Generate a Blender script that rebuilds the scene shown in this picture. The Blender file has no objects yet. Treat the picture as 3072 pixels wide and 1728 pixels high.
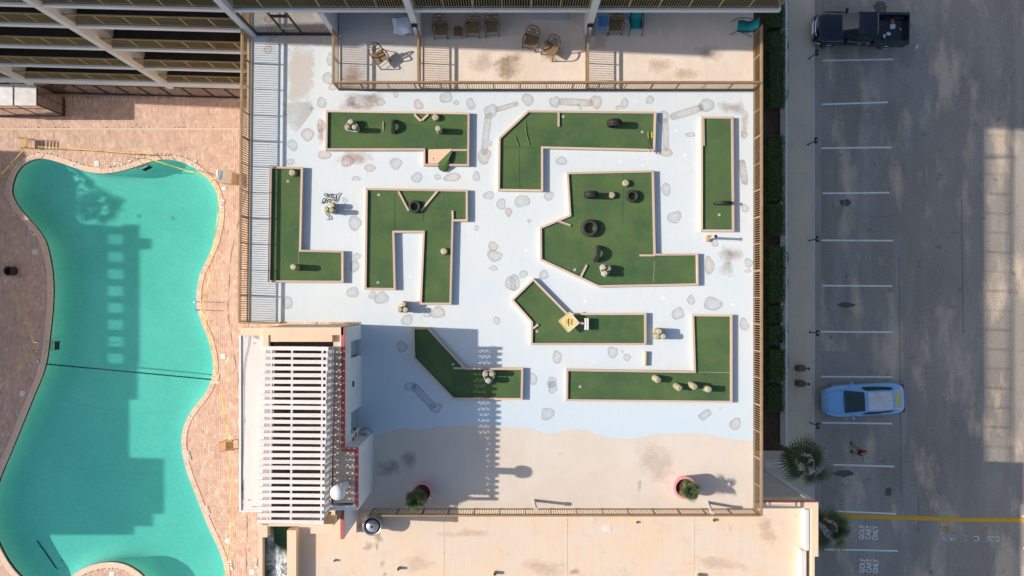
import bpy, bmesh, math, random
from mathutils import Vector, Matrix
random.seed(7)
R = math.radians
SC = bpy.context.scene
COL = SC.collection
# ---------------------------------------------------------------- camera
CAMH, FPX, CX, CY = 44.7, 2080.0, 1536.0, 895.0
cam_d = bpy.data.cameras.new('camera')
cam_d.sensor_width = 36.0
cam_d.lens = 36.0 * FPX / 3072.0
cam_d.shift_y = (CY - 864.0) / 3072.0
cam_d.clip_start = 0.5
cam_d.clip_end = 1000.0
cam = bpy.data.objects.new('camera', cam_d)
cam.location = (0, 0, CAMH)
COL.objects.link(cam)
SC.camera = cam
# ---------------------------------------------------------------- sky, sun, exposure
SUN_EL = math.atan(1 / 1.63)
SUN_DRIFT = R(2.4)
world = bpy.data.worlds.new('World')
SC.world = world
world.use_nodes = True
wn = world.node_tree.nodes
wl = world.node_tree.links
for n in list(wn):
    wn.remove(n)
sky = wn.new('ShaderNodeTexSky')
sky.sky_type = 'NISHITA'
sky.sun_disc = False
sky.sun_elevation = SUN_EL
sky.sun_rotation = R(270) + SUN_DRIFT
sky.air_density = 1.0
sky.dust_density = 1.8
sky.ozone_density = 0.7
bg = wn.new('ShaderNodeBackground')
bg.inputs['Strength'].default_value = 0.11
wo = wn.new('ShaderNodeOutputWorld')
wl.new(sky.outputs[0], bg.inputs[0])
wl.new(bg.outputs[0], wo.inputs[0])
sun_d = bpy.data.lights.new('sun', 'SUN')
sun_d.energy = 4.1
sun_d.angle = R(0.53)
sun_d.color = (1.0, 0.90, 0.78)
sun = bpy.data.objects.new('sun', sun_d)
sd = Vector((math.cos(SUN_EL) * math.cos(SUN_DRIFT), -math.cos(SUN_EL) * math.sin(SUN_DRIFT), -math.sin(SUN_EL)))
sun.rotation_euler = sd.to_track_quat('-Z', 'Y').to_euler()
sun.location = (-40, 5, 60)
COL.objects.link(sun)
vs = SC.view_settings
vs.view_transform = 'Standard'
vs.look = 'None'
vs.exposure = 0.47
vs.gamma = 1.0
vs.use_curve_mapping = False

DZ = 11.7      # golf terrace level
AZ = 10.7      # lower annex roof
def P(px, py, z=0.0):
    k = (CAMH - z) / FPX
    return ((px - CX) * k, (CY - py) * k)
def D(px, py, h=0.0):
    return P(px, py, DZ + h)
def T1(x, y): return (x * .3975, y * .3975)
def T2(x, y): return (768 + x * .3975, y * .3975)
def T3(x, y): return (1536 + x * .3975, y * .3975)
def M2(x, y): return (768 + x * .3975, 576 + y * .3975)
def M3(x, y): return (1536 + x * .3975, 576 + y * .3975)
def L2(x, y): return (768 + x * .3975, 1152 + y * .3975)
def L3(x, y): return (1536 + x * .3975, 1152 + y * .3975)

# ---------------------------------------------------------------- materials
def new_mat(name):
    m = bpy.data.materials.new(name)
    m.use_nodes = True
    nt = m.node_tree
    b = nt.nodes.get('Principled BSDF')
    return m, nt, b
def mixc(nt, fac, a, b):
    n = nt.nodes.new('ShaderNodeMix')
    n.data_type = 'RGBA'
    for sock, v in ((n.inputs[0], fac), (n.inputs[6], a), (n.inputs[7], b)):
        if hasattr(v, 'is_output'):
            nt.links.new(v, sock)
        elif isinstance(v, (int, float)):
            sock.default_value = v
        else:
            sock.default_value = (*v, 1)
    return n.outputs[2]
def noise(nt, vec, scale, detail=4, rough=.6):
    n = nt.nodes.new('ShaderNodeTexNoise')
    n.inputs['Scale'].default_value = scale
    n.inputs['Detail'].default_value = detail
    n.inputs['Roughness'].default_value = rough
    if vec is not None:
        nt.links.new(vec, n.inputs['Vector'])
    return n.outputs['Fac']
def ramp(nt, fac, stops):
    n = nt.nodes.new('ShaderNodeValToRGB')
    e = n.color_ramp.elements
    while len(e) < len(stops):
        e.new(.5)
    for i, (p, c) in enumerate(stops):
        e[i].position = p
        e[i].color = (*c, 1) if not isinstance(c, (int, float)) else (c, c, c, 1)
    nt.links.new(fac, n.inputs[0])
    return n.outputs[0]
def coords(nt, kind='pos', scale=(1, 1, 1), rotz=0):
    if kind == 'pos':
        s = nt.nodes.new('ShaderNodeNewGeometry').outputs['Position']
    else:
        s = nt.nodes.new('ShaderNodeTexCoord').outputs['Object']
    mp = nt.nodes.new('ShaderNodeMapping')
    mp.inputs['Scale'].default_value = scale
    mp.inputs['Rotation'].default_value = (0, 0, rotz)
    nt.links.new(s, mp.inputs[0])
    return mp.outputs[0]
def bump(nt, b, h, strength=.3, dist=.01):
    n = nt.nodes.new('ShaderNodeBump')
    n.inputs['Strength'].default_value = strength
    n.inputs['Distance'].default_value = dist
    nt.links.new(h, n.inputs['Height'])
    nt.links.new(n.outputs[0], b.inputs['Normal'])
MATS = {}
def pm(name, col, col2=None, scale=3.0, rough=.7, metal=0.0, fine=40.0, fvar=.12, kind='pos', stretch=(1, 1, 1), bmp=0.0, spec=.3, rnd=0.0, coat=0.0):
    """two-tone noise material with fine grain"""
    if name in MATS:
        return MATS[name]
    m, nt, b = new_mat(name)
    c = coords(nt, kind, stretch)
    if col2 is None:
        col2 = tuple(x * .8 for x in col)
    f = ramp(nt, noise(nt, c, scale), [(.33, 0.0), (.67, 1.0)])
    base = mixc(nt, f, col, col2)
    g = ramp(nt, noise(nt, c, fine, 2), [(.3, 1 - fvar), (.7, 1 + fvar)])
    n = nt.nodes.new('ShaderNodeMix')
    n.data_type = 'RGBA'
    n.blend_type = 'MULTIPLY'
    n.inputs[0].default_value = 1
    nt.links.new(base, n.inputs[6])
    nt.links.new(g, n.inputs[7])
    out = n.outputs[2]
    if rnd:
        oi = nt.nodes.new('ShaderNodeObjectInfo')
        rr = ramp(nt, oi.outputs['Random'], [(0, 1 - rnd), (1, 1 + rnd)])
        n2 = nt.nodes.new('ShaderNodeMix')
        n2.data_type = 'RGBA'
        n2.blend_type = 'MULTIPLY'
        n2.inputs[0].default_value = 1
        nt.links.new(out, n2.inputs[6])
        nt.links.new(rr, n2.inputs[7])
        out = n2.outputs[2]
    nt.links.new(out, b.inputs['Base Color'])
    b.inputs['Roughness'].default_value = rough
    b.inputs['Metallic'].default_value = metal
    b.inputs['Specular IOR Level'].default_value = spec
    b.inputs['Coat Weight'].default_value = coat
    b.inputs['Coat Roughness'].default_value = .08
    if bmp:
        bump(nt, b, noise(nt, c, fine, 3), bmp, .01)
    MATS[name] = m
    return m

def mat_deck():
    m, nt, b = new_mat('terrace_paint')
    c = coords(nt)
    f1 = ramp(nt, noise(nt, c, .35, 6), [(.35, 0.0), (.65, 1.0)])
    col = mixc(nt, f1, (.61, .685, .73), (.66, .70, .715))
    # slightly bluer paint towards the painted shoreline (a mural gradient of its own)
    sp = nt.nodes.new('ShaderNodeSeparateXYZ')
    nt.links.new(nt.nodes.new('ShaderNodeNewGeometry').outputs['Position'], sp.inputs[0])
    mr = nt.nodes.new('ShaderNodeMapRange')
    mr.inputs[1].default_value = -2.5
    mr.inputs[2].default_value = -6.6
    nt.links.new(sp.outputs[1], mr.inputs[0])
    ml = nt.nodes.new('ShaderNodeMath'); ml.operation = 'MULTIPLY'; ml.inputs[1].default_value = .75
    nt.links.new(mr.outputs[0], ml.inputs[0])
    col = mixc(nt, ml.outputs[0], col, (.52, .64, .735))
    st = ramp(nt, noise(nt, coords(nt, 'pos', (5, .5, 1)), 1.6, 5, .7), [(.40, 0.0), (.62, 1.0)])
    sm = nt.nodes.new('ShaderNodeMath'); sm.operation = 'MULTIPLY'; sm.inputs[1].default_value = .28
    nt.links.new(st, sm.inputs[0])
    col = mixc(nt, sm.outputs[0], col, (.57, .625, .65))
    dirt = ramp(nt, noise(nt, c, 1.7, 8, .72), [(.60, 0.0), (.78, .55)])
    col = mixc(nt, dirt, col, (.50, .53, .52))
    spk = ramp(nt, noise(nt, c, 26, 1), [(.735, 0.0), (.76, .6)])
    col = mixc(nt, spk, col, (.25, .25, .25))
    nt.links.new(col, b.inputs['Base Color'])
    b.inputs['Roughness'].default_value = .62
    b.inputs['Specular IOR Level'].default_value = .25
    bump(nt, b, noise(nt, c, 60, 3), .12, .006)
    return m
def mat_concrete(name, a, b2, dirtc, dlev=.6, blotch=.5):
    m, nt, b = new_mat(name)
    c = coords(nt)
    col = mixc(nt, ramp(nt, noise(nt, c, blotch, 6), [(.38, 0.0), (.64, 1.0)]), a, b2)
    col = mixc(nt, ramp(nt, noise(nt, c, 1.3, 8, .7), [(dlev, 0.0), (dlev + .2, .6)]), col, dirtc)
    st = ramp(nt, noise(nt, coords(nt, 'pos', (4, .5, 1)), 1.5, 4, .7), [(.5, 0.0), (.7, .25)])
    col = mixc(nt, st, col, dirtc)
    spk = ramp(nt, noise(nt, c, 22, 1), [(.74, 0.0), (.765, .55)])
    col = mixc(nt, spk, col, tuple(x * .4 for x in dirtc))
    nt.links.new(col, b.inputs['Base Color'])
    b.inputs['Roughness'].default_value = .8
    b.inputs['Specular IOR Level'].default_value = .2
    bump(nt, b, noise(nt, c, 45, 4), .2, .006)
    return m
def mat_asphalt():
    m, nt, b = new_mat('asphalt')
    c = coords(nt)
    col = mixc(nt, ramp(nt, noise(nt, c, .12, 5), [(.35, 0.0), (.65, 1.0)]), (.268, .238, .208), (.350, .308, .264))
    # lighter scuffed sandy patches
    w = ramp(nt, noise(nt, coords(nt, 'pos', (1.3, .45, 1), .55), .42, 5, .6), [(.52, 0.0), (.66, .95)])
    col = mixc(nt, w, col, (.60, .475, .36))
    w2 = ramp(nt, noise(nt, coords(nt, 'pos', (1.2, .22, 1)), .45, 6, .65), [(.48, 0.0), (.70, .7)])
    col = mixc(nt, w2, col, (.43, .395, .355))
    d = ramp(nt, noise(nt, c, 1.1, 3), [(.63, 0.0), (.76, .75)])
    col = mixc(nt, d, col, (.13, .12, .118))
    g = ramp(nt, noise(nt, c, 11, 6, .85), [(.25, .52), (.75, 1.5)])
    n = nt.nodes.new('ShaderNodeMix'); n.data_type = 'RGBA'; n.blend_type = 'MULTIPLY'; n.inputs[0].default_value = 1
    nt.links.new(col, n.inputs[6]); nt.links.new(g, n.inputs[7])
    nt.links.new(n.outputs[2], b.inputs['Base Color'])
    b.inputs['Roughness'].default_value = .9
    b.inputs['Specular IOR Level'].default_value = .2
    bump(nt, b, noise(nt, c, 60, 3), .4, .01)
    return m
def mat_brick(name, attr):
    m, nt, b = new_mat(name)
    if attr:
        a = nt.nodes.new('ShaderNodeAttribute'); a.attribute_name = 'tint'
        f = a.outputs['Fac']
    else:
        f = nt.nodes.new('ShaderNodeObjectInfo').outputs['Random']
    col = ramp(nt, f, [(0, (.49, .32, .25)), (.3, (.58, .40, .315)), (.62, (.64, .46, .365)), (.86, (.69, .535, .435)), (1, (.74, .62, .53))])
    c = coords(nt)
    g = ramp(nt, noise(nt, c, 1.3, 5), [(.3, .86), (.7, 1.1)])
    n = nt.nodes.new('ShaderNodeMix'); n.data_type = 'RGBA'; n.blend_type = 'MULTIPLY'; n.inputs[0].default_value = 1
    nt.links.new(col, n.inputs[6]); nt.links.new(g, n.inputs[7])
    nt.links.new(n.outputs[2], b.inputs['Base Color'])
    b.inputs['Roughness'].default_value = .85
    b.inputs['Specular IOR Level'].default_value = .2
    bump(nt, b, noise(nt, c, 70, 3), .3, .006)
    return m
def mat_turf():
    m, nt, b = new_mat('golf_turf')
    c = coords(nt)
    col = mixc(nt, ramp(nt, noise(nt, c, .5, 5), [(.35, 0.0), (.66, 1.0)]), (.058, .112, .052), (.095, .150, .058))
    g = ramp(nt, noise(nt, c, 55, 3, .75), [(.25, .62), (.75, 1.42)])
    n = nt.nodes.new('ShaderNodeMix'); n.data_type = 'RGBA'; n.blend_type = 'MULTIPLY'; n.inputs[0].default_value = 1
    nt.links.new(col, n.inputs[6]); nt.links.new(g, n.inputs[7])
    wear = ramp(nt, noise(nt, c, 1.1, 7, .7), [(.50, 0.0), (.72, .55)])
    base = mixc(nt, wear, n.outputs[2], (.135, .165, .075))
    col = mixc(nt, ramp(nt, noise(nt, c, 17, 1), [(.755, 0.0), (.775, .6)]), base, (.4, .45, .35))
    nt.links.new(col, b.inputs['Base Color'])
    b.inputs['Roughness'].default_value = .95
    b.inputs['Specular IOR Level'].default_value = .1
    bump(nt, b, noise(nt, c, 120, 2), .5, .01)
    return m
def mat_wood(name, a, b2, dark, rnd=.12):
    m, nt, b = new_mat(name)
    tc = nt.nodes.new('ShaderNodeTexCoord')
    oi = nt.nodes.new('ShaderNodeObjectInfo')
    mp = nt.nodes.new('ShaderNodeMapping')
    mp.inputs['Scale'].default_value = (.9, 16, 16)
    nt.links.new(tc.outputs['Object'], mp.inputs[0])
    ad = nt.nodes.new('ShaderNodeVectorMath'); ad.operation = 'MULTIPLY'
    ad.inputs[1].default_value = (37, 91, 13)
    cmb = nt.nodes.new('ShaderNodeCombineXYZ')
    for k in range(3):
        nt.links.new(oi.outputs['Random'], cmb.inputs[k])
    nt.links.new(cmb.outputs[0], ad.inputs[0])
    nt.links.new(ad.outputs[0], mp.inputs['Location'])
    f = noise(nt, mp.outputs[0], 1.0, 5, .65)
    col = mixc(nt, ramp(nt, f, [(.3, 0.0), (.66, 1.0)]), a, b2)
    k = ramp(nt, noise(nt, coords(nt, 'obj', (1.5, 7, 7)), 1.2, 5, .7), [(.6, 0.0), (.78, .75)])
    col = mixc(nt, k, col, dark)
    rr = ramp(nt, oi.outputs['Random'], [(0, 1 - rnd), (1, 1 + rnd)])
    n = nt.nodes.new('ShaderNodeMix'); n.data_type = 'RGBA'; n.blend_type = 'MULTIPLY'; n.inputs[0].default_value = 1
    nt.links.new(col, n.inputs[6]); nt.links.new(rr, n.inputs[7])
    nt.links.new(n.outputs[2], b.inputs['Base Color'])
    b.inputs['Roughness'].default_value = .8
    b.inputs['Specular IOR Level'].default_value = .2
    bump(nt, b, f, .25, .004)
    return m
def mat_decal(name, outline, soft=False):
    """painted shape: attribute r runs 0 (middle) to 1 (edge); tint is the object's colour"""
    m, nt, b = new_mat(name)
    at = nt.nodes.new('ShaderNodeAttribute'); at.attribute_name = 'r'
    oi = nt.nodes.new('ShaderNodeObjectInfo')
    c = coords(nt)
    nz = noise(nt, c, 5, 5, .7)
    nz2 = noise(nt, c, 1.9, 6, .7)
    if soft:
        ad = nt.nodes.new('ShaderNodeMath'); ad.operation = 'MULTIPLY_ADD'
        nt.links.new(nz2, ad.inputs[0]); ad.inputs[1].default_value = 2.0
        nt.links.new(at.outputs['Fac'], ad.inputs[2])
        al = ramp(nt, ad.outputs[0], [(0, 1), (1, 0)])
        n_ = nt.nodes.new('ShaderNodeMapRange')
        nt.links.new(ad.outputs[0], n_.inputs[0])
        n_.inputs[1].default_value = .9; n_.inputs[2].default_value = 1.8
        n_.inputs[3].default_value = .62; n_.inputs[4].default_value = 0
        alpha = n_.outputs[0]
        col = mixc(nt, ramp(nt, nz, [(.35, 0.0), (.7, .6)]), oi.outputs['Color'], (.45, .40, .36))
        if soft == 'board':
            n_.inputs[1].default_value = 1.5; n_.inputs[2].default_value = 2.1; n_.inputs[3].default_value = .62
            col = mixc(nt, ramp(nt, noise(nt, coords(nt, 'pos', (.5, 14, 1)), 1.0, 4, .7), [(.35, 0.0), (.65, .5)]), oi.outputs['Color'], (.62, .62, .62))
    else:
        edge = ramp(nt, at.outputs['Fac'], [(.0, 0.0), (.78, .04), (.90, .58), (.97, .36), (1, 0)])
        shade = ramp(nt, at.outputs['Fac'], [(0, .22), (.5, .28), (.85, .50), (.93, .40), (1, 0)])
        mu = nt.nodes.new('ShaderNodeMath'); mu.operation = 'MULTIPLY'
        nt.links.new(edge, mu.inputs[0])
        nt.links.new(ramp(nt, nz2, [(.36, .15), (.62, 1.0)]), mu.inputs[1])
        mx = nt.nodes.new('ShaderNodeMath'); mx.operation = 'MAXIMUM'
        nt.links.new(mu.outputs[0], mx.inputs[0])
        mu2 = nt.nodes.new('ShaderNodeMath'); mu2.operation = 'MULTIPLY'
        nt.links.new(shade, mu2.inputs[0])
        nt.links.new(ramp(nt, nz, [(.3, .5), (.7, 1.5)]), mu2.inputs[1])
        nt.links.new(mu2.outputs[0], mx.inputs[1])
        alpha = mx.outputs[0]
        col = mixc(nt, edge, oi.outputs['Color'], outline)
    nt.links.new(col, b.inputs['Base Color'])
    b.inputs['Roughness'].default_value = .65
    b.inputs['Specular IOR Level'].default_value = .2
    nt.links.new(alpha, b.inputs['Alpha'])
    return m
def mat_water(name, tint, rough=.03, strength=.25, scale=1.6, refl=1.0):
    m, nt, b = new_mat(name)
    nt.nodes.remove(b)
    out = nt.nodes.get('Material Output')
    c = coords(nt)
    tr = nt.nodes.new('ShaderNodeBsdfTransparent')
    tr.inputs[0].default_value = (*tint, 1)
    gl = nt.nodes.new('ShaderNodeBsdfGlossy')
    gl.inputs['Roughness'].default_value = rough
    fr = nt.nodes.new('ShaderNodeFresnel')
    fr.inputs[0].default_value = 1.33
    bm_ = nt.nodes.new('ShaderNodeBump')
    bm_.inputs['Strength'].default_value = strength
    bm_.inputs['Distance'].default_value = .05
    nt.links.new(noise(nt, c, scale, 4), bm_.inputs['Height'])
    nt.links.new(bm_.outputs[0], gl.inputs['Normal'])
    nt.links.new(bm_.outputs[0], fr.inputs['Normal'])
    mu = nt.nodes.new('ShaderNodeMath'); mu.operation = 'MULTIPLY'; mu.inputs[1].default_value = refl
    nt.links.new(fr.outputs[0], mu.inputs[0])
    mx = nt.nodes.new('ShaderNodeMixShader')
    nt.links.new(mu.outputs[0], mx.inputs[0])
    nt.links.new(tr.outputs[0], mx.inputs[1])
    nt.links.new(gl.outputs[0], mx.inputs[2])
    nt.links.new(mx.outputs[0], out.inputs['Surface'])
    return m, nt, out
def mat_leaf(name, a, b2, tip, rough=.6):
    m, nt, b = new_mat(name)
    at = nt.nodes.new('ShaderNodeAttribute'); at.attribute_name = 'tint'
    col = ramp(nt, at.outputs['Fac'], [(0, a), (.6, b2), (1, tip)])
    nt.links.new(col, b.inputs['Base Color'])
    b.inputs['Roughness'].default_value = rough
    b.inputs['Specular IOR Level'].default_value = .3
    return m
def mat_marking(name, col, wear=.5):
    m, nt, b = new_mat(name)
    c = coords(nt)
    b.inputs['Base Color'].default_value = (*col, 1)
    nt.links.new(mixc(nt, ramp(nt, noise(nt, c, 6, 4), [(.3, 0.0), (.7, 1.0)]), col, tuple(x * .8 for x in col)), b.inputs['Base Color'])
    al = ramp(nt, noise(nt, coords(nt, 'pos', (1.2, .8, 1)), 3.2, 8, .8), [(wear - .1, 0.0), (wear + .02, 1.0)])
    # wear: pick holes where the noise is low
    nt.links.new(al, b.inputs['Alpha'])
    b.inputs['Roughness'].default_value = .8
    return m

MATS['deck'] = mat_deck()
MATS['sand'] = mat_concrete('sand_paint', (.67, .60, .525), (.63, .55, .465), (.60, .52, .44), .58)
MATS['patio'] = mat_concrete('patio_paint', (.76, .67, .585), (.71, .61, .51), (.60, .43, .29), .57, .6)
MATS['patio_grey'] = mat_concrete('patio_grey_paint', (.62, .59, .56), (.57, .55, .53), (.45, .42, .40), .62, .6)
MATS['peach'] = mat_concrete('peach_roof_paint', (.72, .56, .41), (.68, .585, .49), (.60, .44, .31), .53, .55)
MATS['peach_wall'] = pm('peach_wall_paint', (.78, .60, .42), (.72, .56, .41), 1.2, .8, bmp=.1)
MATS['white_roof'] = mat_concrete('white_membrane', (.70, .665, .63), (.66, .635, .61), (.5, .45, .4), .64)
MATS['asphalt'] = mat_asphalt()
MATS['walk'] = mat_concrete('sidewalk_concrete', (.72, .58, .42), (.62, .53, .42), (.40, .33, .27), .62, .25)
MATS['kerb'] = mat_concrete('kerb_concrete', (.66, .60, .53), (.56, .50, .44), (.25, .22, .2), .6, .4)
MATS['gutter'] = mat_concrete('gutter_concrete', (.42, .36, .31), (.35, .30, .265), (.22, .19, .17), .58, .4)
MATS['brick_a'] = mat_brick('brick_mixed', True)
MATS['brick_b'] = mat_brick('brick_single', False)
MATS['turf'] = mat_turf()
MATS['rail_wood'] = mat_wood('weathered_lumber', (.64, .47, .36), (.52, .42, .355), (.30, .235, .20))
MATS['fresh_wood'] = mat_wood('plywood', (.72, .52, .37), (.66, .45, .31), (.40, .24, .15))
MATS['log_end'] = mat_wood('log_wood', (.47, .42, .32), (.38, .345, .25), (.24, .21, .14))
MATS['log_side'] = mat_wood('log_bark', (.36, .34, .20), (.27, .27, .17), (.16, .15, .10))
MATS['slat_wood'] = mat_wood('white_painted_slat', (.76, .72, .69), (.69, .66, .64), (.48, .42, .38), .06)
MATS['bronze'] = pm('bronze_paint', (.40, .27, .15), (.30, .20, .11), 2, .5, .2, spec=.4)
MATS['bronze_dark'] = pm('dark_bronze_paint', (.075, .052, .036), (.055, .04, .03), 2, .5, spec=.35)
MATS['olive'] = pm('olive_rail_paint', (.36, .30, .155), (.27, .225, .12), 2, .5)
MATS['hotel'] = pm('hotel_paint', (.62, .64, .66), (.55, .57, .60), .8, .7, bmp=.1)
MATS['hotel_side'] = pm('hotel_partition_paint', (.52, .50, .47), (.45, .435, .41), .8, .8)
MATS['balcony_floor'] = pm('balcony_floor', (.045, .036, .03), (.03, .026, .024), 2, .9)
MATS['dark_glass'] = pm('dark_window_glass', (.015, .015, .017), (.02, .02, .022), 1, .08, spec=.5)
MATS['mirror_glass'] = pm('reflective_glass', (.56, .50, .43), (.52, .46, .40), .6, .06, .85, fvar=.02)
MATS['frame_dark'] = pm('dark_frame', (.045, .032, .025), None, 2, .5)
MATS['red_trim'] = pm('red_trim', (.50, .13, .10), (.42, .11, .09), 2, .6)
MATS['wall_white'] = pm('white_wall_paint', (.70, .72, .73), (.63, .65, .67), 1, .7, bmp=.1)
MATS['door_teal'] = pm('grey_teal_door', (.30, .37, .40), (.25, .32, .35), 2, .5)
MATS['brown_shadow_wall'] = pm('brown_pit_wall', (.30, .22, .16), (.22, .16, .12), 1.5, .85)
MATS['white'] = pm('white_paint', (.78, .78, .77), (.70, .70, .70), 2, .5)
MATS['steel'] = pm('galvanised_steel', (.60, .61, .62), (.48, .49, .50), 3, .35, .75)
MATS['chrome'] = pm('stainless_rail', (.75, .75, .76), (.6, .6, .6), 3, .15, .95)
MATS['tyre'] = pm('tyre_rubber', (.028, .027, .026), (.045, .043, .04), 5, .65, spec=.35, bmp=.2)
MATS['black'] = pm('black_paint', (.022, .022, .024), (.03, .03, .03), 2, .45)
MATS['wicker'] = pm('brown_wicker', (.20, .13, .08), (.14, .09, .055), 8, .6, fine=90, fvar=.3)
MATS['wicker_seat'] = pm('woven_seat', (.26, .175, .095), (.20, .135, .075), 6, .8, fine=70, fvar=.25)
MATS['cushion'] = pm('tan_cushion', (.42, .30, .17), (.36, .25, .14), 4, .85)
MATS['teal'] = pm('teal_sling', (.015, .33, .36), (.012, .28, .31), 3, .7)
MATS['blue_web'] = pm('blue_webbing', (.05, .20, .50), (.12, .32, .62), 9, .6)
MATS['cloth'] = pm('pale_cloth', (.62, .70, .82), (.50, .60, .75), 2, .8)
MATS['tan_web'] = pm('tan_strap', (.56, .37, .17), (.50, .32, .15), 4, .6)
MATS['yellow'] = pm('yellow_tape', (.80, .58, .06), (.70, .50, .05), 6, .5)
MATS['pink'] = pm('pink_pot_glaze', (.80, .33, .36), (.74, .30, .33), 2, .5)
MATS['soil'] = pm('dark_soil', (.06, .035, .025), (.09, .055, .035), 9, .95)
MATS['grout'] = pm('paving_sand', (.46, .35, .27), (.40, .30, .235), 3, .95)
MATS['mulch'] = pm('mulch', (.09, .058, .04), (.12, .08, .055), 5, .95, fine=30, fvar=.4)
MATS['leaf'] = mat_leaf('palm_leaf', (.035, .06, .018), (.075, .115, .03), (.42, .34, .19))
MATS['hedge'] = mat_leaf('hedge_leaf', (.05, .09, .028), (.11, .18, .05), (.22, .27, .09))
MATS['dry_leaf'] = mat_leaf('dry_leaf', (.12, .10, .045), (.26, .21, .09), (.55, .42, .24))
MATS['trunk'] = pm('palm_trunk', (.17, .125, .09), (.10, .075, .055), 6, .9, bmp=.4)
MATS['plaster'] = pm('pool_plaster', (.88, .92, .88), (.74, .84, .81), .32, .8, fine=6, fvar=.05)
MATS['navy'] = pm('navy_float', (.012, .03, .075), (.01, .025, .06), 3, .5)
MATS['tile_white'] = pm('white_tile', (.74, .74, .74), (.68, .68, .68), 3, .3)
MATS['print_black'] = pm('black_print', (.03, .04, .08), None, 3, .6)
MATS['bin'] = pm('tan_bin', (.46, .36, .26), (.40, .31, .22), 3, .6)
MATS['mark_white'] = mat_marking('white_marking', (.90, .90, .88), .36)
MATS['mark_faint'] = mat_marking('faint_marking', (.78, .79, .78), .50)
MATS['mark_yellow'] = mat_marking('yellow_marking', (.80, .44, .04), .37)
MATS['mark_orange'] = mat_marking('orange_smear', (.66, .34, .08), .52)
MATS['rock'] = mat_decal('painted_rock', (.33, .34, .345))
MATS['board_paint'] = pm('x', (1,1,1)) if False else mat_decal('board_paint', (.3, .3, .3), 'board')
MATS['coping'] = pm('coping_brick', (.76, .59, .47), (.68, .50, .39), 5, .85, rnd=.14)
MATS['stain'] = mat_decal('floor_stain', (.2, .2, .2), True)
MATS['skin'] = pm('skin', (.55, .36, .26), None, 4, .6)
MATS['shirt'] = pm('maroon_shirt', (.16, .012, .022), (.12, .01, .018), 6, .85)
MATS['shorts'] = pm('khaki_shorts', (.36, .28, .18), (.30, .23, .15), 6, .85)
MATS['hair'] = pm('fair_hair', (.48, .33, .16), (.38, .25, .12), 20, .7)

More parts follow.
